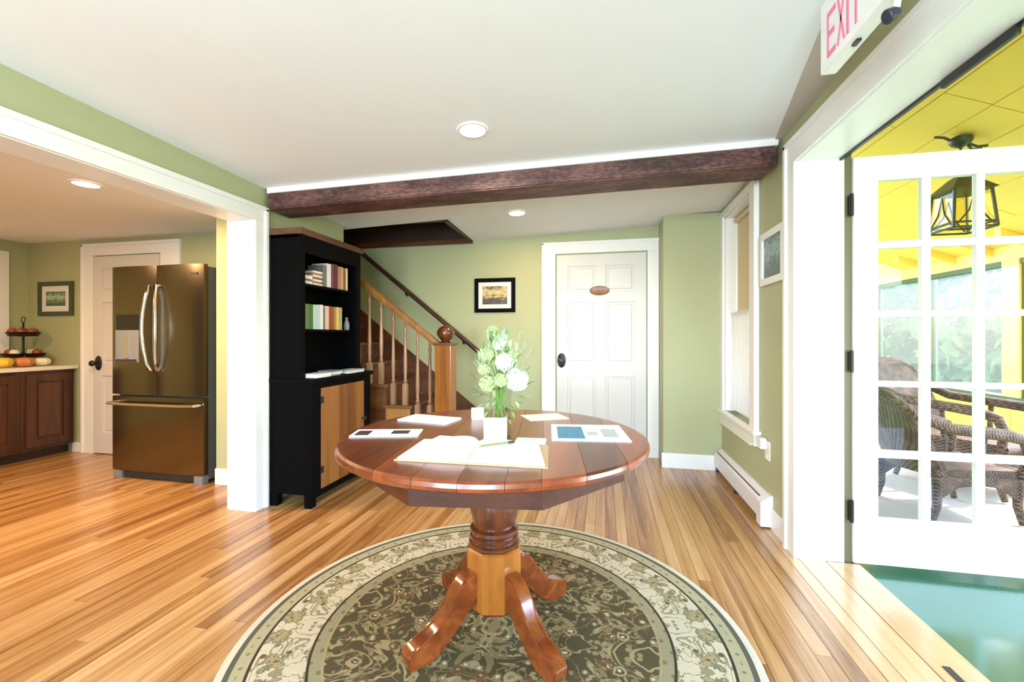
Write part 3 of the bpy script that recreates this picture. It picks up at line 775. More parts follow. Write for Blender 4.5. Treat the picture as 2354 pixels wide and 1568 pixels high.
# ------------------------------------------------------------------ things on the table
def quadslab(name, pts, z0, z1, mat, parent=None):
    bm = nb(); prism(bm, pts, z0, z1); return obj(name, bm, mat, parent)
# open guest book
gb = thing('guest_book', 'large open guest book with blank white pages on the round table', 'book', (-.42, 1.42, ZT))
def page(side):
    # side -1 left, +1 right ; curved page block
    bm = nb(); n = 12; U = .232; rows = []
    sp0, sp1 = Vector((-.418, 1.302)), Vector((-.455, 1.555))
    e = (Vector((-1, -.06)) if side < 0 else Vector((1, .02)))
    for i in range(n + 1):
        t_ = i / n; w = U * t_ * (1.0 if side < 0 else 1.04)
        h = .006 + .016 * math.sin(PI * min(1, t_ * 1.15) ** .6) * (1.15 if side < 0 else .8) * (1 - .25 * t_)
        a = sp0 + e * w; c = sp1 + e * w * .92
        rows.append([bm.verts.new((a.x, a.y, ZT + .004)), bm.verts.new((a.x, a.y, ZT + .004 + h)), bm.verts.new((c.x, c.y, ZT + .004 + h)), bm.verts.new((c.x, c.y, ZT + .004))])
    for a, c in zip(rows, rows[1:]):
        for k in range(4): bm.faces.new((a[k], a[(k + 1) % 4], c[(k + 1) % 4], c[k]))
    bm.faces.new(rows[0]); bm.faces.new(rows[-1][::-1])
    return obj('page_block', bm, 'paper', gb, True)
page(-1); page(1)
quadslab('book_cover', [(-.66, 1.283), (-.166, 1.298), (-.200, 1.572), (-.678, 1.550)], ZT + .0002, ZT + .004, 'cover_tan', gb)
pn = thing('pen', 'thin ballpoint pen lying across the open guest book', 'pen', (-.36, 1.45, ZT + .03))
bm = nb(); tube(bm, [(-.415, 1.395, ZT + .029), (-.405, 1.405, ZT + .0295), (-.33, 1.482, ZT + .0275)], [.0016, .0042, .0042], 8); obj('pen_barrel', bm, 'chrome', pn, True)
bm = nb(); tube(bm, [(-.33, 1.482, ZT + .0275), (-.312, 1.50, ZT + .027)], .0046, 8); obj('pen_cap', bm, 'dark_plastic', pn, True)
Mc = lambda x, y, a: Matrix.Translation((x, y, 0)) @ Matrix.Rotation(a, 4, 'Z')
def flat(name, label, cat, cx, cy, w, h, a, z0=ZT, t_=.0022, mat='paper', prints=(), group=None, th=None):
    o = thing(name, label, cat, (cx, cy, z0), group)
    M = Mc(cx, cy, a)
    bm = nb(); prism(bm, [(-w / 2, -h / 2), (w / 2, -h / 2), (w / 2, h / 2), (-w / 2, h / 2)], z0 + .0002, z0 + t_, M); s_ = obj('sheet', bm, mat, o)
    for (x0, x1, y0, y1, pm) in prints:
        bm = nb(); prism(bm, [(x0, y0), (x1, y0), (x1, y1), (x0, y1)], z0 + t_, z0 + t_ + .0004, M); obj('printed_picture', bm, pm, s_)
    return o
flat('brochure', 'wide white brochure with a blue picture and grey emblem beside the guest book', 'brochure', -.068, 1.82, .30, .30, .13, prints=[(-.125, -.02, -.12, .10, 'print_blue'), (.055, .115, -.09, .06, 'print_grey'), (-.005, .035, -.06, .0, 'print_grey')], t_=.004)
flat('pamphlet', 'white and black printed pamphlet by the table rim facing the hutch', 'pamphlet', -.87, 1.635, .27, .12, .25, prints=[(-.12, -.065, -.05, .03, 'print_black'), (.02, .09, -.03, .03, 'print_black')], t_=.006)
flat('leaflet', 'plain white leaflet with curled edges near the table rim towards the stairs', 'leaflet', -.815, 1.945, .26, .15, -.18, t_=.008)
flat('notepad', 'white paper at the table rim facing the six-panel door', 'paper', -.29, 2.13, .20, .15, .5, t_=.003)
flat('paper_slip', 'small white paper slip tucked behind the left page of the guest book', 'paper', -.585, 1.60, .12, .06, -.1, t_=.004)
flat('paper_pad', 'small white paper pad tucked behind the right page of the guest book', 'paper', -.27, 1.608, .11, .055, .05, t_=.012)
# folded card left of the vase
tc = thing('tent_card', 'small white folded card standing left of the flower vase', 'card', (-.60, 2.02, ZT))
bm = nb(); M = Mc(-.60, 2.02, .35)
hexa(bm, [M @ Vector(p) for p in ((-.03, -.022, ZT), (.03, -.022, ZT), (.03, -.019, ZT), (-.03, -.019, ZT), (-.03, -.002, ZT + .055), (.03, -.002, ZT + .055), (.03, .0, ZT + .055), (-.03, .0, ZT + .055))]); obj('card_face', bm, 'paper', tc)
bm = nb(); hexa(bm, [M @ Vector(p) for p in ((-.03, .019, ZT), (.03, .019, ZT), (.03, .022, ZT), (-.03, .022, ZT), (-.03, .0, ZT + .055), (.03, .0, ZT + .055), (.03, .002, ZT + .055), (-.03, .002, ZT + .055))]); obj('card_back', bm, 'paper', tc)
# vase of flowers
VX, VY = -.402, 1.668
fv = thing('flower_vase', 'glass vase of white and pale green flowers in the middle of the table', 'flower vase', (VX, VY, ZT))
bm = nb(); lathe(bm, [(.040, 0), (.043, .004), (.043, .16), (.048, .195), (.045, .195), (.039, .16), (.039, .008)], (VX, VY, ZT), 24); obj('vase', bm, 'vase_glass', fv, True)
cd = thing('vase_card', 'white square card standing upright in front of the flower vase', 'card', (VX, 1.60, ZT))
bm = nb(); M = Mc(-.405, 1.598, .2); box(bm, -.044, .044, -.002, .002, ZT, ZT + .09); bmesh.ops.transform(bm, matrix=M, verts=bm.verts); cdf = obj('card_face', bm, 'paper', cd)
bm = nb(); box(bm, -.036, -.012, -.0028, -.002, ZT + .07, ZT + .078); bmesh.ops.transform(bm, matrix=M, verts=bm.verts); obj('printed_mark', bm, 'print_grey', cdf)
bm = nb(); box(bm, -.02, .02, .0022, .020, ZT, ZT + .02); bmesh.ops.transform(bm, matrix=M, verts=bm.verts); obj('card_foot', bm, 'paper', cd)
CR = Vector((math.cos(YAW), math.sin(YAW), 0))
def bpos(px, py, dd=0.0):
    # spot in the bouquet's own upright plane (towards the viewer's side), metres from its middle
    return Vector((VX, VY, 1.2)) + CR * (px - 1142) * .00171 + Vector((0, 0, (774 - py) * .00171)) + Vector((.2, -.97, 0)) * dd
blooms = [(1124, 762, .022, 'bloom_green', .0), (1140, 790, .026, 'bloom_white', .01), (1154, 800, .02, 'bloom_green', -.02), (1113, 815, .024, 'bloom_green', .015), (1152, 832, .034, 'bloom_white', .03), (1105, 848, .024, 'bloom_green', .01), (1180, 872, .042, 'bloom_white', .025), (1114, 880, .030, 'bloom_green', .035), (1143, 872, .024, 'bloom_green', .045), (1165, 815, .018, 'bloom_green', -.01), (1130, 812, .02, 'bloom_green', -.02)]
for (px, py, r, mt, dd) in blooms:
    c = bpos(px, py, dd); bm = nb()
    ball(bm, c, r * .72, 2)
    n = 60
    for i in range(n):
        zz = 1 - 2 * (i + .5) / n; a = i * 2.39996; d = Vector((math.sqrt(1 - zz * zz) * math.cos(a), math.sqrt(1 - zz * zz) * math.sin(a), zz))
        u = d.cross(Vector((.3, .2, 1))).normalized(); w = d.cross(u); p = c + d * r * .85; s_ = r * .26; tl = R.uniform(-.5, .5)
        vs = [bm.verts.new(p + u * s_ * x1 + w * s_ * y1 + d * s_ * (.5 + tl * x1) * k) for x1, y1, k in ((-1, -1, 1), (1, -1, 1), (1, 1, 1), (-1, 1, 1))]
        ce = bm.verts.new(p - d * s_ * .3)
        for k in range(4): bm.faces.new((vs[k], vs[(k + 1) % 4], ce))
    obj('bloom', bm, mt, fv)
bm = nb()
for (px, py, r, mt, dd) in blooms:
    c = bpos(px, py, dd); tube(bm, [(VX + R.uniform(-.02, .02), VY + R.uniform(-.02, .02), ZT + .02), (VX + R.uniform(-.02, .02), VY + R.uniform(-.015, .015), ZT + .19), c], .0028, 6)
obj('stems', bm, 'stem_green', fv, True)
lm = []
for mt in ('leaf_green', 'leaf_grey', 'bloom_green'):
    bm = nb(); pts = [(0, 0), (.25, .16), (.55, .2), (.85, .1), (1, 0), (.85, -.1), (.55, -.2), (.25, -.16)]
    vs = [bm.verts.new((x, y, .12 * math.sin(x * 2.5) + abs(y) * .3)) for x, y in pts]; mid = bm.verts.new((.5, 0, .12 * math.sin(1.25) - .02))
    for k in range(8): bm.faces.new((vs[k], vs[(k + 1) % 8], mid))
    me = bpy.data.meshes.new('leaf'); bm.to_mesh(me); bm.free(); me.materials.append(MATS[mt]); lm.append(me)
def leaf_at(p, d, ln, me):
    o = bpy.data.objects.new('leaf', me); COL.objects.link(o); o.parent = fv; o.location = p - WO[fv]
    o.rotation_mode = 'QUATERNION'; o.rotation_quaternion = d.to_track_quat('X', 'Z') ; o.scale = (ln, ln, ln)
for i in range(170):
    py = R.uniform(768, 965); t_ = (py - 768) / 197
    wd = 62 * math.sin(PI * min(1, .12 + t_ * .62)) * (1 if t_ < .62 else max(.52, 1 - (t_ - .62) * 1.6))
    px = 1142 + R.uniform(-1, 1) * wd; p = bpos(px, py, R.uniform(-.04, .045) * (1 if t_ < .6 else .7))
    d = (p - Vector((VX, VY, ZT + .10 + .1 * t_))).normalized() + Vector((R.uniform(-.6, .6), R.uniform(-.6, .6), R.uniform(-.3, .5)))
    leaf_at(p, d.normalized(), R.uniform(.022, .05) * (1 if t_ < .75 else .8), lm[R.choice([0, 1, 1, 2]) if t_ < .6 else R.choice([0, 0, 2, 1])])
# thin sprays
for (px, py) in ((1195, 795), (1188, 760), (1215, 800), (1090, 878), (1205, 850), (1150, 755)):
    p = bpos(px, py, -.02); bm = nb(); tube(bm, [(VX, VY, ZT + .18), bpos((px + 1142) / 2, (py + 930) / 2, -.01), p], .0012, 5); sp = obj('spray', bm, 'leaf_grey', fv)
    for k in range(6): leaf_at(p + Vector((R.uniform(-.012, .012), R.uniform(-.01, .01), R.uniform(-.03, .012))), Vector((R.uniform(-1, 1), R.uniform(-1, 1), R.uniform(.1, 1))).normalized(), .016, lm[1])

# ------------------------------------------------------------------ pictures
def frame_y(name, label, x0, x1, z0, z1, y, fw, fm, mw, photo, mat='paper'):
    o = thing(name, label, 'picture', ((x0 + x1) / 2, y, z0)); d = .022
    for a in ((x0, x1, z0, z0 + fw), (x0, x1, z1 - fw, z1), (x0, x0 + fw, z0 + fw, z1 - fw), (x1 - fw, x1, z0 + fw, z1 - fw)):
        Bx('frame_bar', a[0], a[1], y - d, y - .0005, a[2], a[3], fm, o, .002)
    Bx('mat_board', x0 + fw, x1 - fw, y - .010, y - .001, z0 + fw, z1 - fw, mat, o)
    Bx('photograph', x0 + fw + mw, x1 - fw - mw, y - .0115, y - .009, z0 + fw + mw, z1 - fw - mw, photo, o)
frame_y('framed_picture', 'black framed sunset photograph on the green wall beside the stairs', -1.373, -.926, 1.459, 1.826, YB, .042, 'black_paint', .045, 'photo_sunset')
frame_y('framed_picture', 'dark framed leaf photograph on the kitchen wall above the counter', -5.908, -5.43, 1.42, 1.78, 3.4995, .045, 'screen_frame', .06, 'photo_leaf')
o = thing('framed_picture', 'white framed lake print on the wall between window and porch doorway', 'picture', (XR, 2.97, 1.53)); fw = .042
ya, yb, za, zb = 2.775, 3.163, 1.53, 1.866
for a in ((ya, yb, za, za + fw), (ya, yb, zb - fw, zb), (ya, ya + fw, za + fw, zb - fw), (yb - fw, yb, za + fw, zb - fw)):
    Bx('frame_bar', XR - .022, XR - .0005, a[0], a[1], a[2], a[3], 'white_trim', o, .002)
Bx('photograph', XR - .010, XR - .001, ya + fw, yb - fw, za + fw, zb - fw, 'photo_lake', o)

# ------------------------------------------------------------------ baseboard heater, outlet
ht = thing('baseboard_heater', 'long white baseboard heater along the wall below the window', 'heater', (XR - .035, 3.58, 0))
Bx('back_plate', XR - .012, XR - .0005, 3.0, 4.183, .03, .20, 'heater_white', ht)
bm = nb(); prism(bm, [(XR - .068, .052), (XR - .062, .052), (XR - .062, .155), (XR - .012, .195), (XR - .012, .20), (XR - .066, .158)], 3.06, 4.183, Matrix(((1, 0, 0, 0), (0, 0, 1, 0), (0, 1, 0, 0), (0, 0, 0, 1)))); obj('front_cover', bm, 'heater_white', ht)
Bx('damper_slot', XR - .050, XR - .044, 3.08, 4.16, .1705, .1775, 'black_metal', ht)
Bx('fin_element', XR - .055, XR - .015, 3.08, 4.16, .045, .12, 'dark_plastic', ht)
bm = nb(); prism(bm, [(XR - .073, .012), (XR - .0005, .012), (XR - .0005, .205), (XR - .020, .205), (XR - .073, .163)], 2.985, 3.062, Matrix(((1, 0, 0, 0), (0, 0, 1, 0), (0, 1, 0, 0), (0, 0, 0, 1)))); obj('end_cap', bm, 'heater_white', ht)
for yy in (3.03, 3.6, 4.14): Bx('foot', XR - .06, XR - .01, yy, yy + .02, 0, .05, 'dark_plastic', ht)
ol = thing('wall_outlet', 'white wall outlet with a plugged-in adapter below the window sill', 'outlet', (XR, 3.10, .44))
Bx('cover_plate', XR - .007, XR - .0005, 3.03, 3.115, .41, .53, 'outlet_white', ol, .002)
Bx('adapter', XR - .045, XR - .007, 3.075, 3.135, .475, .545, 'outlet_white', ol, .006)
for zz in (.435, ): Bx('socket', XR - .009, XR - .006, 3.055, 3.09, zz - .014, zz + .014, 'white_plastic', ol, .001)

# ------------------------------------------------------------------ recessed lights
def can(x, y, z, r, warm, label, power, nrm=(0, 0, 1)):
    o = thing('recessed_light', label, 'ceiling light', (x, y, z))
    M = Matrix.Translation((x, y, z)) @ Vector((0, 0, 1)).rotation_difference(Vector(nrm)).to_matrix().to_4x4()
    bm = nb(); n = 40; rings = []
    for rr, dz in ((r * 1.22, -.001), (r * 1.20, -.007), (r * 1.02, -.008), (r, -.003)):
        rings.append([bm.verts.new(M @ Vector((rr * math.cos(2 * PI * k / n), rr * math.sin(2 * PI * k / n), dz))) for k in range(n)])
    for a, c in zip(rings, rings[1:]):
        for k in range(n): bm.faces.new((a[k], a[(k + 1) % n], c[(k + 1) % n], c[k]))
    obj('trim_ring', bm, 'white_trim', o, True)
    bm = nb(); lathe(bm, [(r, -.005), (r * 1.01, -.002)], n=40, M=M); obj('lens', bm, 'can_glow_warm' if warm else 'can_glow', o)
    l = lamp('lamp_light', 'AREA', (x, y, z - .02), (0, 0, 0), power, (1, .64, .32) if warm else (1, .90, .76), shape='DISK', size=r * 1.8)
    l.parent = o; l.location = (0, 0, -.02)
nr = (-.0372, .03, 1)
can(-.70, 2.26, cz(-.70, 2.26), .068, False, 'round recessed light in the white ceiling in front of the dark beam', 6, nr)
can(-.745, 3.70, cz(-.745, 3.70), .068, True, 'round recessed light in the ceiling between the beam and the six-panel door', 10, nr)
can(-3.33, 2.21, 2.205, .068, True, 'round recessed light in the kitchen ceiling near the refrigerator', 40)
can(-4.7, .9, 2.205, .068, True, 'round recessed light in the kitchen ceiling over the open floor', 40)

# ------------------------------------------------------------------ exit sign
es = thing('exit_sign', 'white ceiling-mounted EXIT sign with red letters and emergency lamp heads', 'exit sign', (.745, 1.47, 2.10))
Bx('housing', .728, .775, 1.275, 1.69, 2.10, 2.335, 'white_plastic', es, .006)
Bx('ceiling_mount', .735, .768, 1.40, 1.56, 2.335, cz(.75, 1.48), 'white_plastic', es, .002)
def letter(polys, y0, w):
    bm = nb()
    for p in polys:
        M = Matrix(((0, 0, -1, .7285), (-1, 0, 0, y0), (0, 1, 0, 2.128), (0, 0, 0, 1)))
        prism(bm, [(a * w, c * .148) for a, c in p], 0, .0025, M)
    obj('letter', bm, 'exit_red', es)
rc = lambda a, b_, c, d: [(a, c), (b_, c), (b_, d), (a, d)]
letter([rc(0, .20, 0, 1), rc(.20, 1, 0, .11), rc(.20, .85, .445, .555), rc(.20, 1, .89, 1)], 1.640, .055)
letter([[(0, 0), (.2, 0), (1, 1), (.8, 1)], [(.8, 0), (1, 0), (.2, 1), (0, 1)]], 1.576, .046)
letter([rc(0, 1, 0, 1)], 1.521, .013)
letter([rc(.39, .61, 0, .89), rc(0, 1, .89, 1)], 1.495, .050)
bm = nb(); lathe(bm, [(.010, -.012), (.017, .0), (.019, .016), (.017, .019)], n=20, M=Matrix.Translation((.735, 1.313, 2.040)) @ Matrix.Rotation(-2.0, 4, 'Y')); obj('lamp_head', bm, 'cover_navy', es, True)
bm = nb(); tube(bm, [(.741, 1.315, 2.045), (.75, 1.315, 2.102)], .008, 8); obj('lamp_arm', bm, 'white_plastic', es, True)
Bx('test_button', .745, .757, 1.50, 1.53, 2.093, 2.10, 'black_metal', es)

# ------------------------------------------------------------------ kitchen
fr = thing('refrigerator', 'stainless steel french-door refrigerator with bottom freezer in the kitchen', 'refrigerator', (-3.62, 3.2, 0))
FX0, FX1, FY, FD = -4.10, -3.165, 2.90, .055
FH = 1.79
Bx('cabinet_body', FX0 + .01, FX1 - .004, FY + FD + .008, 3.46, .03, FH - .015, 'fridge_side', fr, .004)
def curved_door(name, x0, x1, z0, z1, mat='stainless'):
    bm = nb(); n = 8; fr_ = []
    for i in range(n + 1):
        t_ = i / n; xx = x0 + (x1 - x0) * t_; yy = FY + .012 * (2 * t_ - 1) ** 4 + .004 * (2 * t_ - 1) ** 2
        fr_.append((xx, yy))
    prism(bm, fr_ + [(x1, FY + FD), (x0, FY + FD)], z0, z1)
    return obj(name, bm, mat, fr, True)
xs = -3.632
dl = curved_door('door', FX0, xs - .002, .715, FH); drr = curved_door('door', xs + .002, FX1, .715, FH)
fz = curved_door('freezer_drawer', FX0, FX1, .075, .700)
def bow(x, sgn, par):
    bm = nb(); pts = []
    for i in range(13):
        t_ = i / 12; zz = .92 + .70 * t_; pts.append((x + sgn * .03 * math.sin(PI * t_), FY - .012 - .045 * math.sin(PI * t_) ** .6, zz))
    pts = [(x, FY + .004, .92)] + pts + [(x, FY + .004, 1.62)]
    tube(bm, pts, .013, 10); obj('handle', bm, 'chrome', par, True)
bow(xs - .038, -1, dl); bow(xs + .038, 1, drr)
bm = nb(); tube(bm, [(FX0 + .03, FY + .01, .645), (FX0 + .035, FY - .045, .645), (FX0 + .2, FY - .052, .642), (FX1 - .2, FY - .052, .642), (FX1 - .035, FY - .045, .645), (FX1 - .03, FY + .01, .645)], .013, 10); obj('handle', bm, 'chrome', fz, True)
Bx('control_panel', -4.035, -3.80, FY - .004, FY + .01, 1.255, 1.385, 'dispenser_black', dl, .003)
rcs = Bx('dispenser_recess', -4.045, -3.80, FY - .003, FY + .012, .985, 1.255, 'grey_plastic', dl, .003)
Bx('dispenser_paddle', -3.935, -3.90, FY - .012, FY - .003, 1.02, 1.20, 'chrome', rcs, .003)
Bx('dispenser_tray', -4.03, -3.82, FY - .012, FY - .003, .99, 1.01, 'dark_plastic', rcs, .002)
Bx('badge', -3.275, -3.215, FY - .001, FY + .006, 1.705, 1.718, 'dark_plastic', drr)
Bx('kick_grille', FX0 + .05, FX1 - .05, FY + .035, FY + .06, .012, .075, 'dark_plastic', fr)
for xx in (FX0 + .012, FX1 - .095): Bx('foot', xx, xx + .085, FY + .012, FY + .07, 0, .07, 'grey_plastic', fr, .006)
# cabinets along the kitchen's left wall
CF = -5.40
def cabinet(y0, y1, label):
    c = thing('base_cabinet', label, 'cabinet', ((CF - 6.07) / 2, (y0 + y1) / 2, 0))
    Bx('carcass', -6.075, CF - .02, y0 + .001, y1 - .001, .10, .868, 'kitchen_cabinet', c)
    Bx('toe_kick', -6.075, CF - .09, y0 + .001, y1 - .001, 0, .10, 'dark_trim_wood', c)
    for a, b_ in ((y0, y0 + .04), (y1 - .04, y1)): Bx('face_stile', CF - .02, CF, a + .001, b_ - .001, .10, .868, 'kitchen_cabinet', c, .002)
    for a, b_ in ((.10, .14), (.83, .868)): Bx('face_rail', CF - .02, CF - .001, y0 + .04, y1 - .04, a, b_, 'kitchen_cabinet', c)
    ya, yb, za, zb = y0 + .03, y1 - .03, .135, .835
    d = Bx('door', CF + .0005, CF + .012, ya, yb, za, zb, 'kitchen_cabinet', c)
    for q in ((ya, ya + .07, za, zb), (yb - .07, yb, za, zb), (ya + .07, yb - .07, za, za + .07), (ya + .07, yb - .07, zb - .07, zb)): Bx('door_rail', CF + .010, CF + .024, *q, 'kitchen_cabinet', d, .003)
    Bx('raised_panel', CF + .011, CF + .021, ya + .09, yb - .09, za + .09, zb - .09, 'kitchen_cabinet', d, .006)
    return c
cabinet(3.055, 3.474, 'dark wood base cabinet next to the kitchen door casing')
cabinet(2.55, 3.054, 'dark wood base cabinet under the bowl end of the pale countertop')
cabinet(2.05, 2.549, 'dark wood base cabinet at the frame edge under the pale countertop')
tag(Bx('countertop', -6.078, CF + .035, 2.03, 3.495, .869, .905, 'countertop', None, .004), 'pale stone countertop on the dark kitchen cabinets', 'countertop')
# tiered fruit stand
SX, SY = -5.78, 3.29
fs = thing('fruit_stand', 'two-tier dark wire fruit stand on the kitchen counter', 'fruit stand', (SX, SY, .905))
bm = nb(); lathe(bm, [(.07, 0), (.07, .01), (.012, .02), (.009, .06), (.009, .42), (.006, .44)], (SX, SY, .905), 12); obj('pole', bm, 'bronze_metal', fs, True)
bm = nb(); tube(bm, [(SX + .028 * math.cos(a), SY, 1.372 + .028 * math.sin(a)) for a in [2 * PI * k / 12 for k in range(13)]], .004, 6); obj('ring_handle', bm, 'bronze_metal', fs, True)
def tray(z, r):
    bm = nb(); n = 28
    prof = [(.01, 0), (r * .85, .005), (r, .045), (r * .98, .047), (r * .83, .012), (.01, .008)]
    lathe(bm, prof, (SX, SY, z), n); return obj('tray', bm, 'bronze_metal', fs, True)
tray(.985, .165); tray(1.20, .125)
def fruit(x, y, z, r, mt, label, name='apple', flat_=1.0, group=None, ribs=0):
    f_ = thing(name, label, name, (x, y, z - r * flat_), group)
    bm = nb(); n = 20; rows = 12; rings = []
    for i in range(1, rows):
        ph = PI * i / rows; ring = []
        for k in range(n):
            a = 2 * PI * k / n; rr = r * (1 + (.06 * math.cos(a * ribs) if ribs else 0)) * math.sin(ph) ** .85
            dz = r * flat_ * math.cos(ph) * (.86 if ph < .5 else 1)
            ring.append(bm.verts.new((x + rr * math.cos(a), y + rr * math.sin(a), z + dz)))
        rings.append(ring)
    for a_, c_ in zip(rings, rings[1:]):
        for k in range(n): bm.faces.new((a_[k], a_[(k + 1) % n], c_[(k + 1) % n], c_[k]))
    bm.faces.new(rings[0]); bm.faces.new(rings[-1][::-1])
    obj('flesh', bm, mt, f_, True)
    bm = nb(); tube(bm, [(x, y, z + r * flat_ * .8), (x + r * .06, y, z + r * flat_ * 1.22)], [r * .12, r * .07], 6); obj('stem', bm, 'bark', f_, True)
for k in range(6):
    a = k * PI / 3 + .3; fruit(SX + .078 * math.cos(a), SY + .078 * math.sin(a), 1.25, .036, 'apple_red', 'red apple on the upper tier of the fruit stand', group='apples on the fruit stand')
for k in range(4):
    a = k * PI / 2 + .5; fruit(SX + .11 * math.cos(a), SY + .11 * math.sin(a), 1.038, .038, ('apple_red', 'gourd_cream')[k % 2], ('dark red apple on the lower tier of the fruit stand', 'cream gourd on the lower tier of the fruit stand')[k % 2], name=('apple', 'gourd')[k % 2], group='fruit on the lower tier')
fruit(-5.575, 3.02, .956, .075, 'gourd_yellow', 'yellow gourd on the counter in front of the fruit stand', 'gourd', .68, ribs=8)
fruit(-5.545, 3.165, .954, .068, 'gourd_orange', 'orange pumpkin on the counter in front of the fruit stand', 'pumpkin', .72, ribs=10)
fruit(-5.55, 3.305, .950, .062, 'gourd_cream', 'cream white pumpkin on the counter by the kitchen wall', 'pumpkin', .70, ribs=10)
fruit(-5.60, 2.875, .952, .062, 'gourd_yellow', 'yellow gourd on the counter beside the window casing', 'gourd', .74, ribs=8)

# ------------------------------------------------------------------ french door (open into the porch)
fd = thing('french_door', 'white glazed french door standing open into the yellow porch', 'door', (1.73, 2.645, 0.008))
DX0, DX1, DY0, DY1, DZ0, DZ1 = 1.285, 2.175, 2.622, 2.662, .006, 2.145
Bx('stile', DX0, 1.399, DY0, DY1, DZ0, DZ1, 'white_trim', fd, .003); Bx('stile', 2.061, DX1, DY0, DY1, DZ0, DZ1, 'white_trim', fd, .003)
Bx('top_rail', 1.399, 2.061, DY0 + .001, DY1 - .001, 2.018, DZ1 - .001, 'white_trim', fd, .002)
Bx('bottom_rail', 1.399, 2.061, DY0 + .001, DY1 - .001, DZ0 + .001, .246, 'white_trim', fd, .002)
rows = [(.246, .566), (.605, .938), (.968, 1.304), (1.335, 1.662), (1.700, 2.018)]
cls = [(1.399, 1.596), (1.635, 1.830), (1.866, 2.061)]
for a, c in zip(rows, rows[1:]): Bx('muntin', 1.399, 2.061, DY0 + .005, DY1 - .005, a[1], c[0], 'white_trim', fd, .003)
for a, c in zip(cls, cls[1:]):
    for r_ in rows: Bx('muntin', a[1], c[0], DY0 + .005, DY1 - .005, r_[0] - .002, r_[1] + .002, 'white_trim', fd, .003)
for r_ in rows:
    for c_ in cls: Bx('glass_pane', c_[0] - .003, c_[1] + .003, 2.641, 2.644, r_[0] - .003, r_[1] + .003, 'clear_glass', fd)
for zz in (1.895, 1.07, .28):
    h_ = Bx('hinge', 1.262, 1.285, 2.616, 2.63, zz - .05, zz + .05, 'bronze_metal', fd, .002)
    bm = nb(); lathe(bm, [(.009, -.058), (.009, .058)], (1.273, 2.614, zz), 10); obj('hinge_pin', bm, 'bronze_metal', h_, True)

# ------------------------------------------------------------------ porch
PZ = -.03; PX = 3.90; PY0, PY1 = -1.5, 8.2
struct(Bx('floor_porch', XRO - .02, PX + .12, PY0, PY1, -.12, PZ, 'porch_floor_green'))
m_ = .405
def pcz(x): return 2.09 + m_ * (PX - x)
pc = struct(Bx('ceiling_porch', XRO, PX + .1, PY0, PY1, 3.45, 3.5, 'porch_yellow'))
# replace by sloping panels hung below
xs_ = [1.215, 1.68, 2.168, 2.43, 2.68, 3.1, 3.5, 3.895]
ysets = [[-1.5, .3, 2.0, 3.37, 5.2, 7.0, 8.2], [-1.5, 1.1, 2.6, 3.85, 5.6, 8.2], [-1.5, 1.6, 3.365, 4.6, 6.4, 8.2]]
for i, (xa, xb) in enumerate(zip(xs_, xs_[1:])):
    ys = ysets[i % 3]
    for ya, yb in zip(ys, ys[1:]):
        g_ = .004; bm = nb(); q = [(xa + g_, ya + g_), (xb - g_, ya + g_), (xb - g_, yb - g_), (xa + g_, yb - g_)]
        hexa(bm, [(a, c, pcz(a)) for a, c in q] + [(a, c, pcz(a) + .012) for a, c in q]); obj('ceiling_panel', bm, 'porch_yellow', pc)
bm = nb(); q = [(1.215, PY0), (3.9, PY0), (3.9, PY1), (1.215, PY1)]
hexa(bm, [(a, c, pcz(a) + .014) for a, c in q] + [(a, c, pcz(a) + .03) for a, c in q]); obj('panel_backing', bm, 'floor_gap', pc)
wp = struct(Bx('wall_porch', PX + .02, PX + .10, PY0, PY1, PZ, .56, 'porch_yellow_deep'))
y = 2.4
while y < 8.0:
    Bx('wall_board', PX, PX + .02, y + .002, y + .198, PZ, .56, 'porch_yellow_deep', wp, .003); y += .2
struct(Bx('wall_porch_sill', PX - .03, PX + .12, PY0, PY1, .56, .61, 'screen_frame'))
hd = struct(Bx('wall_porch_header', PX - .01, PX + .10, PY0, PY1, 1.955, 2.30, 'porch_yellow'))
y = 2.5
while y < 8.0:
    bm = nb(); q = [(PX - .30, y), (PX - .01, y), (PX - .01, y + .07), (PX - .30, y + .07)]
    hexa(bm, [(a, c, pcz(a) - .075) for a, c in q] + [(a, c, pcz(a) - .001) for a, c in q]); obj('rafter_tail', bm, 'porch_yellow', hd); y += .48
struct(Bx('trim_porch_frame_top', PX - .012, PX + .05, PY0, PY1, 1.90, 1.955, 'screen_frame'))
struct(Bx('wall_porch_end', XRO, PX + .1, PY1, PY1 + .1, PZ, 3.2, 'porch_yellow'))
posts = [5.17, 7.62, 2.72, .3]
for i, y in enumerate(posts):
    p_ = struct(Bx('trim_porch_post', PX - .03, PX + .10, y - .09, y + .09, .61, 1.955, 'porch_yellow', None, .004))
for ya in (5.27, 5.06, 6.24, 7.30, 4.0, 2.83, 2.62, 1.5):
    struct(Bx('trim_screen_stile', PX + .0, PX + .04, ya - .02, ya + .02, .61, 1.90, 'screen_frame'))
for i, (ya, yb) in enumerate(((5.29, 6.22), (6.26, 7.28), (7.32, 8.2), (4.02, 5.04), (2.85, 3.98))):
    struct(Bx('window_screen_%d' % (i + 1), PX + .018, PX + .020, ya, yb, .61, 1.90, 'insect_screen'))
# mat
tag(Bx('porch_mat', 1.72, 3.35, 3.22, 4.75, PZ + .0005, PZ + .009, 'porch_mat', None, .002), 'pale woven mat on the green porch floor under the wicker seats', 'mat')
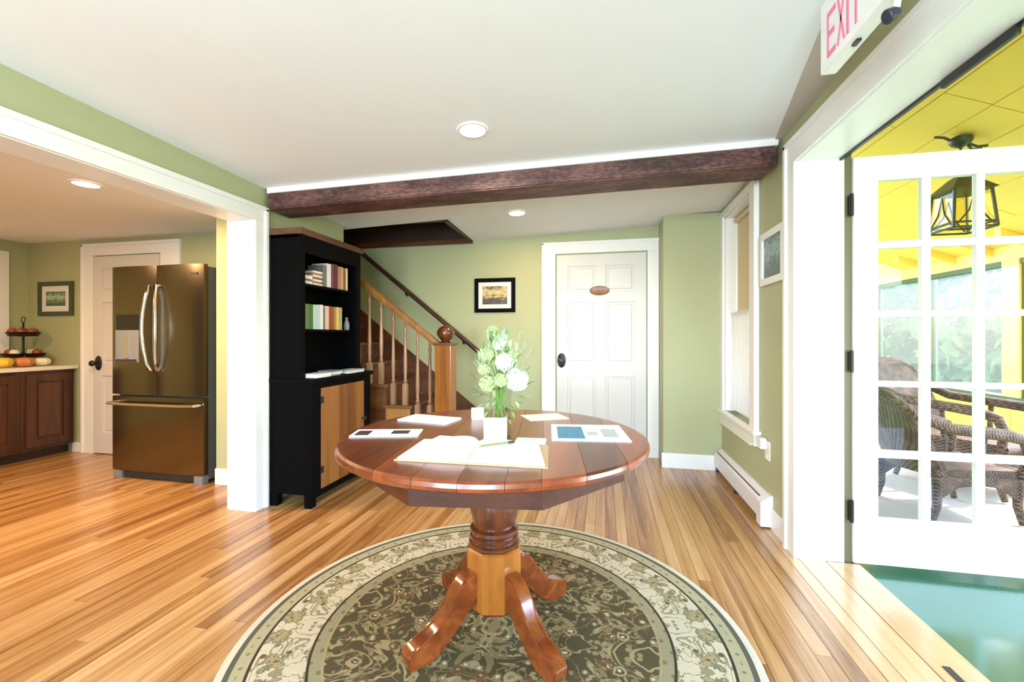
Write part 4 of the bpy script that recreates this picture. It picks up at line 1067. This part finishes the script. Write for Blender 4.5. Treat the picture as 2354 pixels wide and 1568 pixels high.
# lantern
LX, LY = 2.505, 3.733; LZ = pcz(LX)
la = thing('porch_lantern', 'black iron lantern with amber glass hanging from the yellow porch ceiling', 'lantern', (LX, LY, 1.96))
bm = nb(); lathe(bm, [(.015, -.085), (.05, -.065), (.065, -.045), (.065, -.02), (.03, .0)], (LX, LY, LZ - .01), 20); obj('canopy', bm, 'lantern_iron', la, True)
bm = nb(); tube(bm, [(LX, LY, LZ - .08), (LX, LY, 2.36)], .008, 8); obj('stem', bm, 'lantern_iron', la, True)
for sgn, dz in ((-1, -.10), (1, .10), (1, .03)):
    bm = nb(); tube(bm, [(LX + sgn * .03, LY, LZ - .06), (LX + sgn * .10, LY + (0 if dz != .03 else .05), LZ - .055 - sgn * .04), (LX + sgn * .16, LY + (0 if dz != .03 else .05), LZ - .03 - sgn * .065 - (.04 if sgn < 0 else 0))], .009, 8); obj('scroll', bm, 'lantern_iron', la, True)
def sq(h): return [(-h, -h), (h, -h), (h, h), (-h, h)]
bm = nb()
for (h0, z0), (h1, z1) in zip([(.135, 2.235), (.05, 2.335)], [(.05, 2.335), (.02, 2.36)]): hexa(bm, [(LX + a, LY + c, z0) for a, c in sq(h0)] + [(LX + a, LY + c, z1) for a, c in sq(h1)])
obj('roof', bm, 'lantern_iron', la)
for a, c in sq(1):
    bm = nb(); tube(bm, [(LX + a * .128, LY + c * .128, 1.965), (LX + a * .108, LY + c * .108, 2.24)], .010, 6); obj('corner_bar', bm, 'lantern_iron', la)
for z_, h_ in ((1.965, .128), (2.0, .125)):
    bm = nb(); q = sq(h_)
    for k in range(4): tube(bm, [(LX + q[k][0], LY + q[k][1], z_), (LX + q[(k + 1) % 4][0], LY + q[(k + 1) % 4][1], z_)], .008, 6)
    obj('ring_bar', bm, 'lantern_iron', la)
for ax in range(4):
    Mx = Matrix.Translation((LX, LY, 0)) @ Matrix.Rotation(ax * PI / 2, 4, 'Z')
    bm = nb(); v = [bm.verts.new(Mx @ Vector(p)) for p in ((-.12, -.122, 1.975), (.12, -.122, 1.975), (.102, -.104, 2.235), (-.102, -.104, 2.235))]; bm.faces.new(v); gp = obj('glass_side', bm, 'lantern_glass', la)
    for s_ in (-1, 1):
        bm = nb(); tube(bm, [Mx @ Vector((s_ * .11, -.126, 1.98)), Mx @ Vector((s_ * .03, -.119, 2.08)), Mx @ Vector((0, -.113, 2.20))], .005, 6); obj('tracery', bm, 'lantern_iron', gp)

# wicker furniture
def slabcurve(pts, th, y0, y1):
    """a bent slab: polyline in (x,z), thickness th, between y0 and y1"""
    P = [Vector((p[0], p[1])) for p in pts]; up_, dn = [], []
    for i, p in enumerate(P):
        d = (P[min(i + 1, len(P) - 1)] - P[max(i - 1, 0)]).normalized(); n_ = Vector((-d.y, d.x)); up_.append(p + n_ * th / 2); dn.append(p - n_ * th / 2)
    bm = nb(); prism(bm, [tuple(p) for p in up_ + dn[::-1]], y0, y1, Matrix(((1, 0, 0, 0), (0, 0, 1, 0), (0, 1, 0, 0), (0, 0, 0, 1)))); return bm
def wicker_chair(name, label, x, y, z, w=.62, sl=.62, bh=.95, sh=.40, rot=0.0, foot=False):
    """faces +x before turning; x,y is the middle of the seat"""
    o = thing(name, label, 'chair', (x, y, z)); M = Matrix.Translation((x, y, z)) @ Matrix.Rotation(rot, 4, 'Z')
    def put(nm, bm, par=o):
        bmesh.ops.transform(bm, matrix=M, verts=bm.verts); return obj(nm, bm, 'wicker', par, True)
    h = w / 2
    bm = nb(); box(bm, -sl / 2, sl / 2, -h, h, sh - .07, sh, .025); put('seat', bm)
    bm = nb(); tube(bm, [(sl / 2 + .01, -h, sh - .03), (sl / 2 + .02, 0, sh - .035), (sl / 2 + .01, h, sh - .03)], .035, 10); put('seat_roll', bm)
    # curved back with rounded top
    bm = nb(); n = 14; rows = []
    for i in range(9):
        t_ = i / 8; row = []
        for k in range(n + 1):
            s_ = -1 + 2 * k / n; top = bh * (1 - .16 * abs(s_) ** 2.5)
            zz = sh - .05 + (top - sh + .05) * t_
            xx = -sl / 2 - .02 - .22 * t_ ** 1.3 + .09 * s_ * s_
            row.append((xx, s_ * (h + .02 * t_), zz))
        rows.append(row)
    F_ = [[bm.verts.new(p) for p in r_] for r_ in rows]; G_ = [[bm.verts.new((p[0] - .035, p[1], p[2] - .004)) for p in r_] for r_ in rows]
    for A in (F_, G_):
        for i in range(8):
            for k in range(n): bm.faces.new((A[i][k], A[i][k + 1], A[i + 1][k + 1], A[i + 1][k]))
    for i in range(8):
        for k in (0, n): bm.faces.new((F_[i][k], F_[i + 1][k], G_[i + 1][k], G_[i][k]))
    for k in range(n):
        for i in (0, 8): bm.faces.new((F_[i][k], F_[i][k + 1], G_[i][k + 1], G_[i][k]))
    put('backrest', bm)
    bm = nb(); tube(bm, [(p[0] - .018, p[1], p[2]) for p in rows[-1]], .03, 10); put('back_roll', bm)
    for s_ in (-1, 1):
        bm = nb(); tube(bm, [(-sl / 2 - .16, s_ * (h + .01), sh + .36), (-sl / 2 + .05, s_ * (h + .03), sh + .27), (sl / 2 - .12, s_ * (h + .04), sh + .235), (sl / 2 + .0, s_ * (h + .03), sh + .20), (sl / 2 + .03, s_ * (h + .02), sh + .10), (sl / 2 - .0, s_ * h, sh - .04)], [.028, .036, .040, .036, .03, .025], 10); put('arm', bm)
        bm = nb(); tube(bm, [(0, s_ * (h + .01), sh - .02), (.0, s_ * (h + .035), sh + .235)], .018, 8); put('arm_post', bm)
        # arched apron on each side
        bm = nb(); pts = [(-sl / 2, sh - .05), (sl / 2, sh - .05), (sl / 2, .16), (sl / 2 - .05, .19), (sl / 4, .245), (0, .262), (-sl / 4, .245), (-sl / 2 + .05, .19), (-sl / 2, .16)]
        prism(bm, pts, s_ * h - .01, s_ * h + .01, Matrix(((1, 0, 0, 0), (0, 0, 1, 0), (0, 1, 0, 0), (0, 0, 0, 1)))); put('apron', bm)
        for e in (-1, 1):
            bm = nb(); tube(bm, [(e * (sl / 2 - .01), s_ * (h - .01), sh - .05), (e * (sl / 2 - .01), s_ * (h - .01), .12), (e * (sl / 2 + .02), s_ * (h - .01), .012)], [.028, .024, .019], 10); put('leg', bm)
    bm = nb(); box(bm, sl / 2 - .012, sl / 2 + .006, -h, h, .20, sh - .05, .004); put('front_apron', bm)
    return o
MT = PZ + .009
wicker_chair('wicker_chair', 'brown wicker armchair on the porch mat right behind the french door', 2.33, 3.62, MT, w=.50, sl=.50, bh=.86, sh=.36, rot=.12)
def wicker_chaise(x, y, z):
    o = wicker_chair('wicker_chaise', 'brown wicker chaise with long seat and rounded back beyond the armchair', x, y, z, w=.58, sl=.66, bh=1.0, sh=.42, rot=-1.05)
    return o
wicker_chaise(2.93, 4.30, MT)

# ------------------------------------------------------------------ garden beyond the porch
struct(Bx('floor_garden', -12, 40, -25, 45, -.45, -.40, 'lawn'))
def tree(x, y, h, r, label, dens=5200, trunk=True, name='tree', cat='tree', zlo=.25):
    o = thing(name, label, cat, (x, y, -.40))
    if trunk:
        bm = nb(); tube(bm, [(x, y, -.40), (x + .05, y, h * .4), (x, y + .05, h * .75)], [.16, .12, .05], 10); obj('trunk', bm, 'bark', o, True)
    vs, fs_ = [], []
    for i in range(dens):
        u = R.gauss(0, 1), R.gauss(0, 1), R.gauss(0, 1); L_ = math.sqrt(sum(q * q for q in u)) or 1; rr = R.random() ** .4
        c = Vector((x + u[0] / L_ * r * rr, y + u[1] / L_ * r * rr, h * (zlo + (1 - zlo) / 2) + u[2] / L_ * h * (1 - zlo) / 2 * rr))
        s_ = R.uniform(.12, .22); a = Vector((R.uniform(-1, 1), R.uniform(-1, 1), R.uniform(-1, 1))).normalized(); b_ = a.cross(Vector((R.uniform(-1, 1), R.uniform(-1, 1), R.uniform(-1, 1)))).normalized()
        k = len(vs); vs += [c - a * s_, c - b_ * s_ * .5, c + a * s_, c + b_ * s_ * .5]; fs_.append((k, k + 1, k + 2, k + 3))
    me = bpy.data.meshes.new('foliage'); me.from_pydata([tuple(v - Vector((x, y, -.40))) for v in vs], [], fs_); me.materials.append(MATS['foliage'])
    f_ = bpy.data.objects.new('foliage', me); COL.objects.link(f_); f_.parent = o; f_['kind'] = 'stuff'
tree(8.2, 13.2, 6.0, 2.0, 'leafy green tree seen through the porch screen nearest the far end', 9000, zlo=-.02)
tree(12.6, 11.2, 7.0, 2.3, 'tall pale green tree behind the wicker chaise beyond the porch screen', 9000, zlo=.0)
tree(7.2, 9.4, 2.4, 1.3, 'rounded green shrub close to the porch screen', 5000, False, 'shrub', 'shrub', -.1)
tree(9.6, 6.6, 3.0, 1.7, 'broad green shrub beyond the yellow porch post', 6000, False, 'shrub', 'shrub', -.1)
tree(13.6, 18.0, 8.5, 3.0, 'large distant green tree beyond the porch screens', 9000, zlo=-.02)
tree(19.5, 13.0, 8.0, 2.5, 'dark distant tree at the end of the lawn beyond the porch', 7000, zlo=-.02)
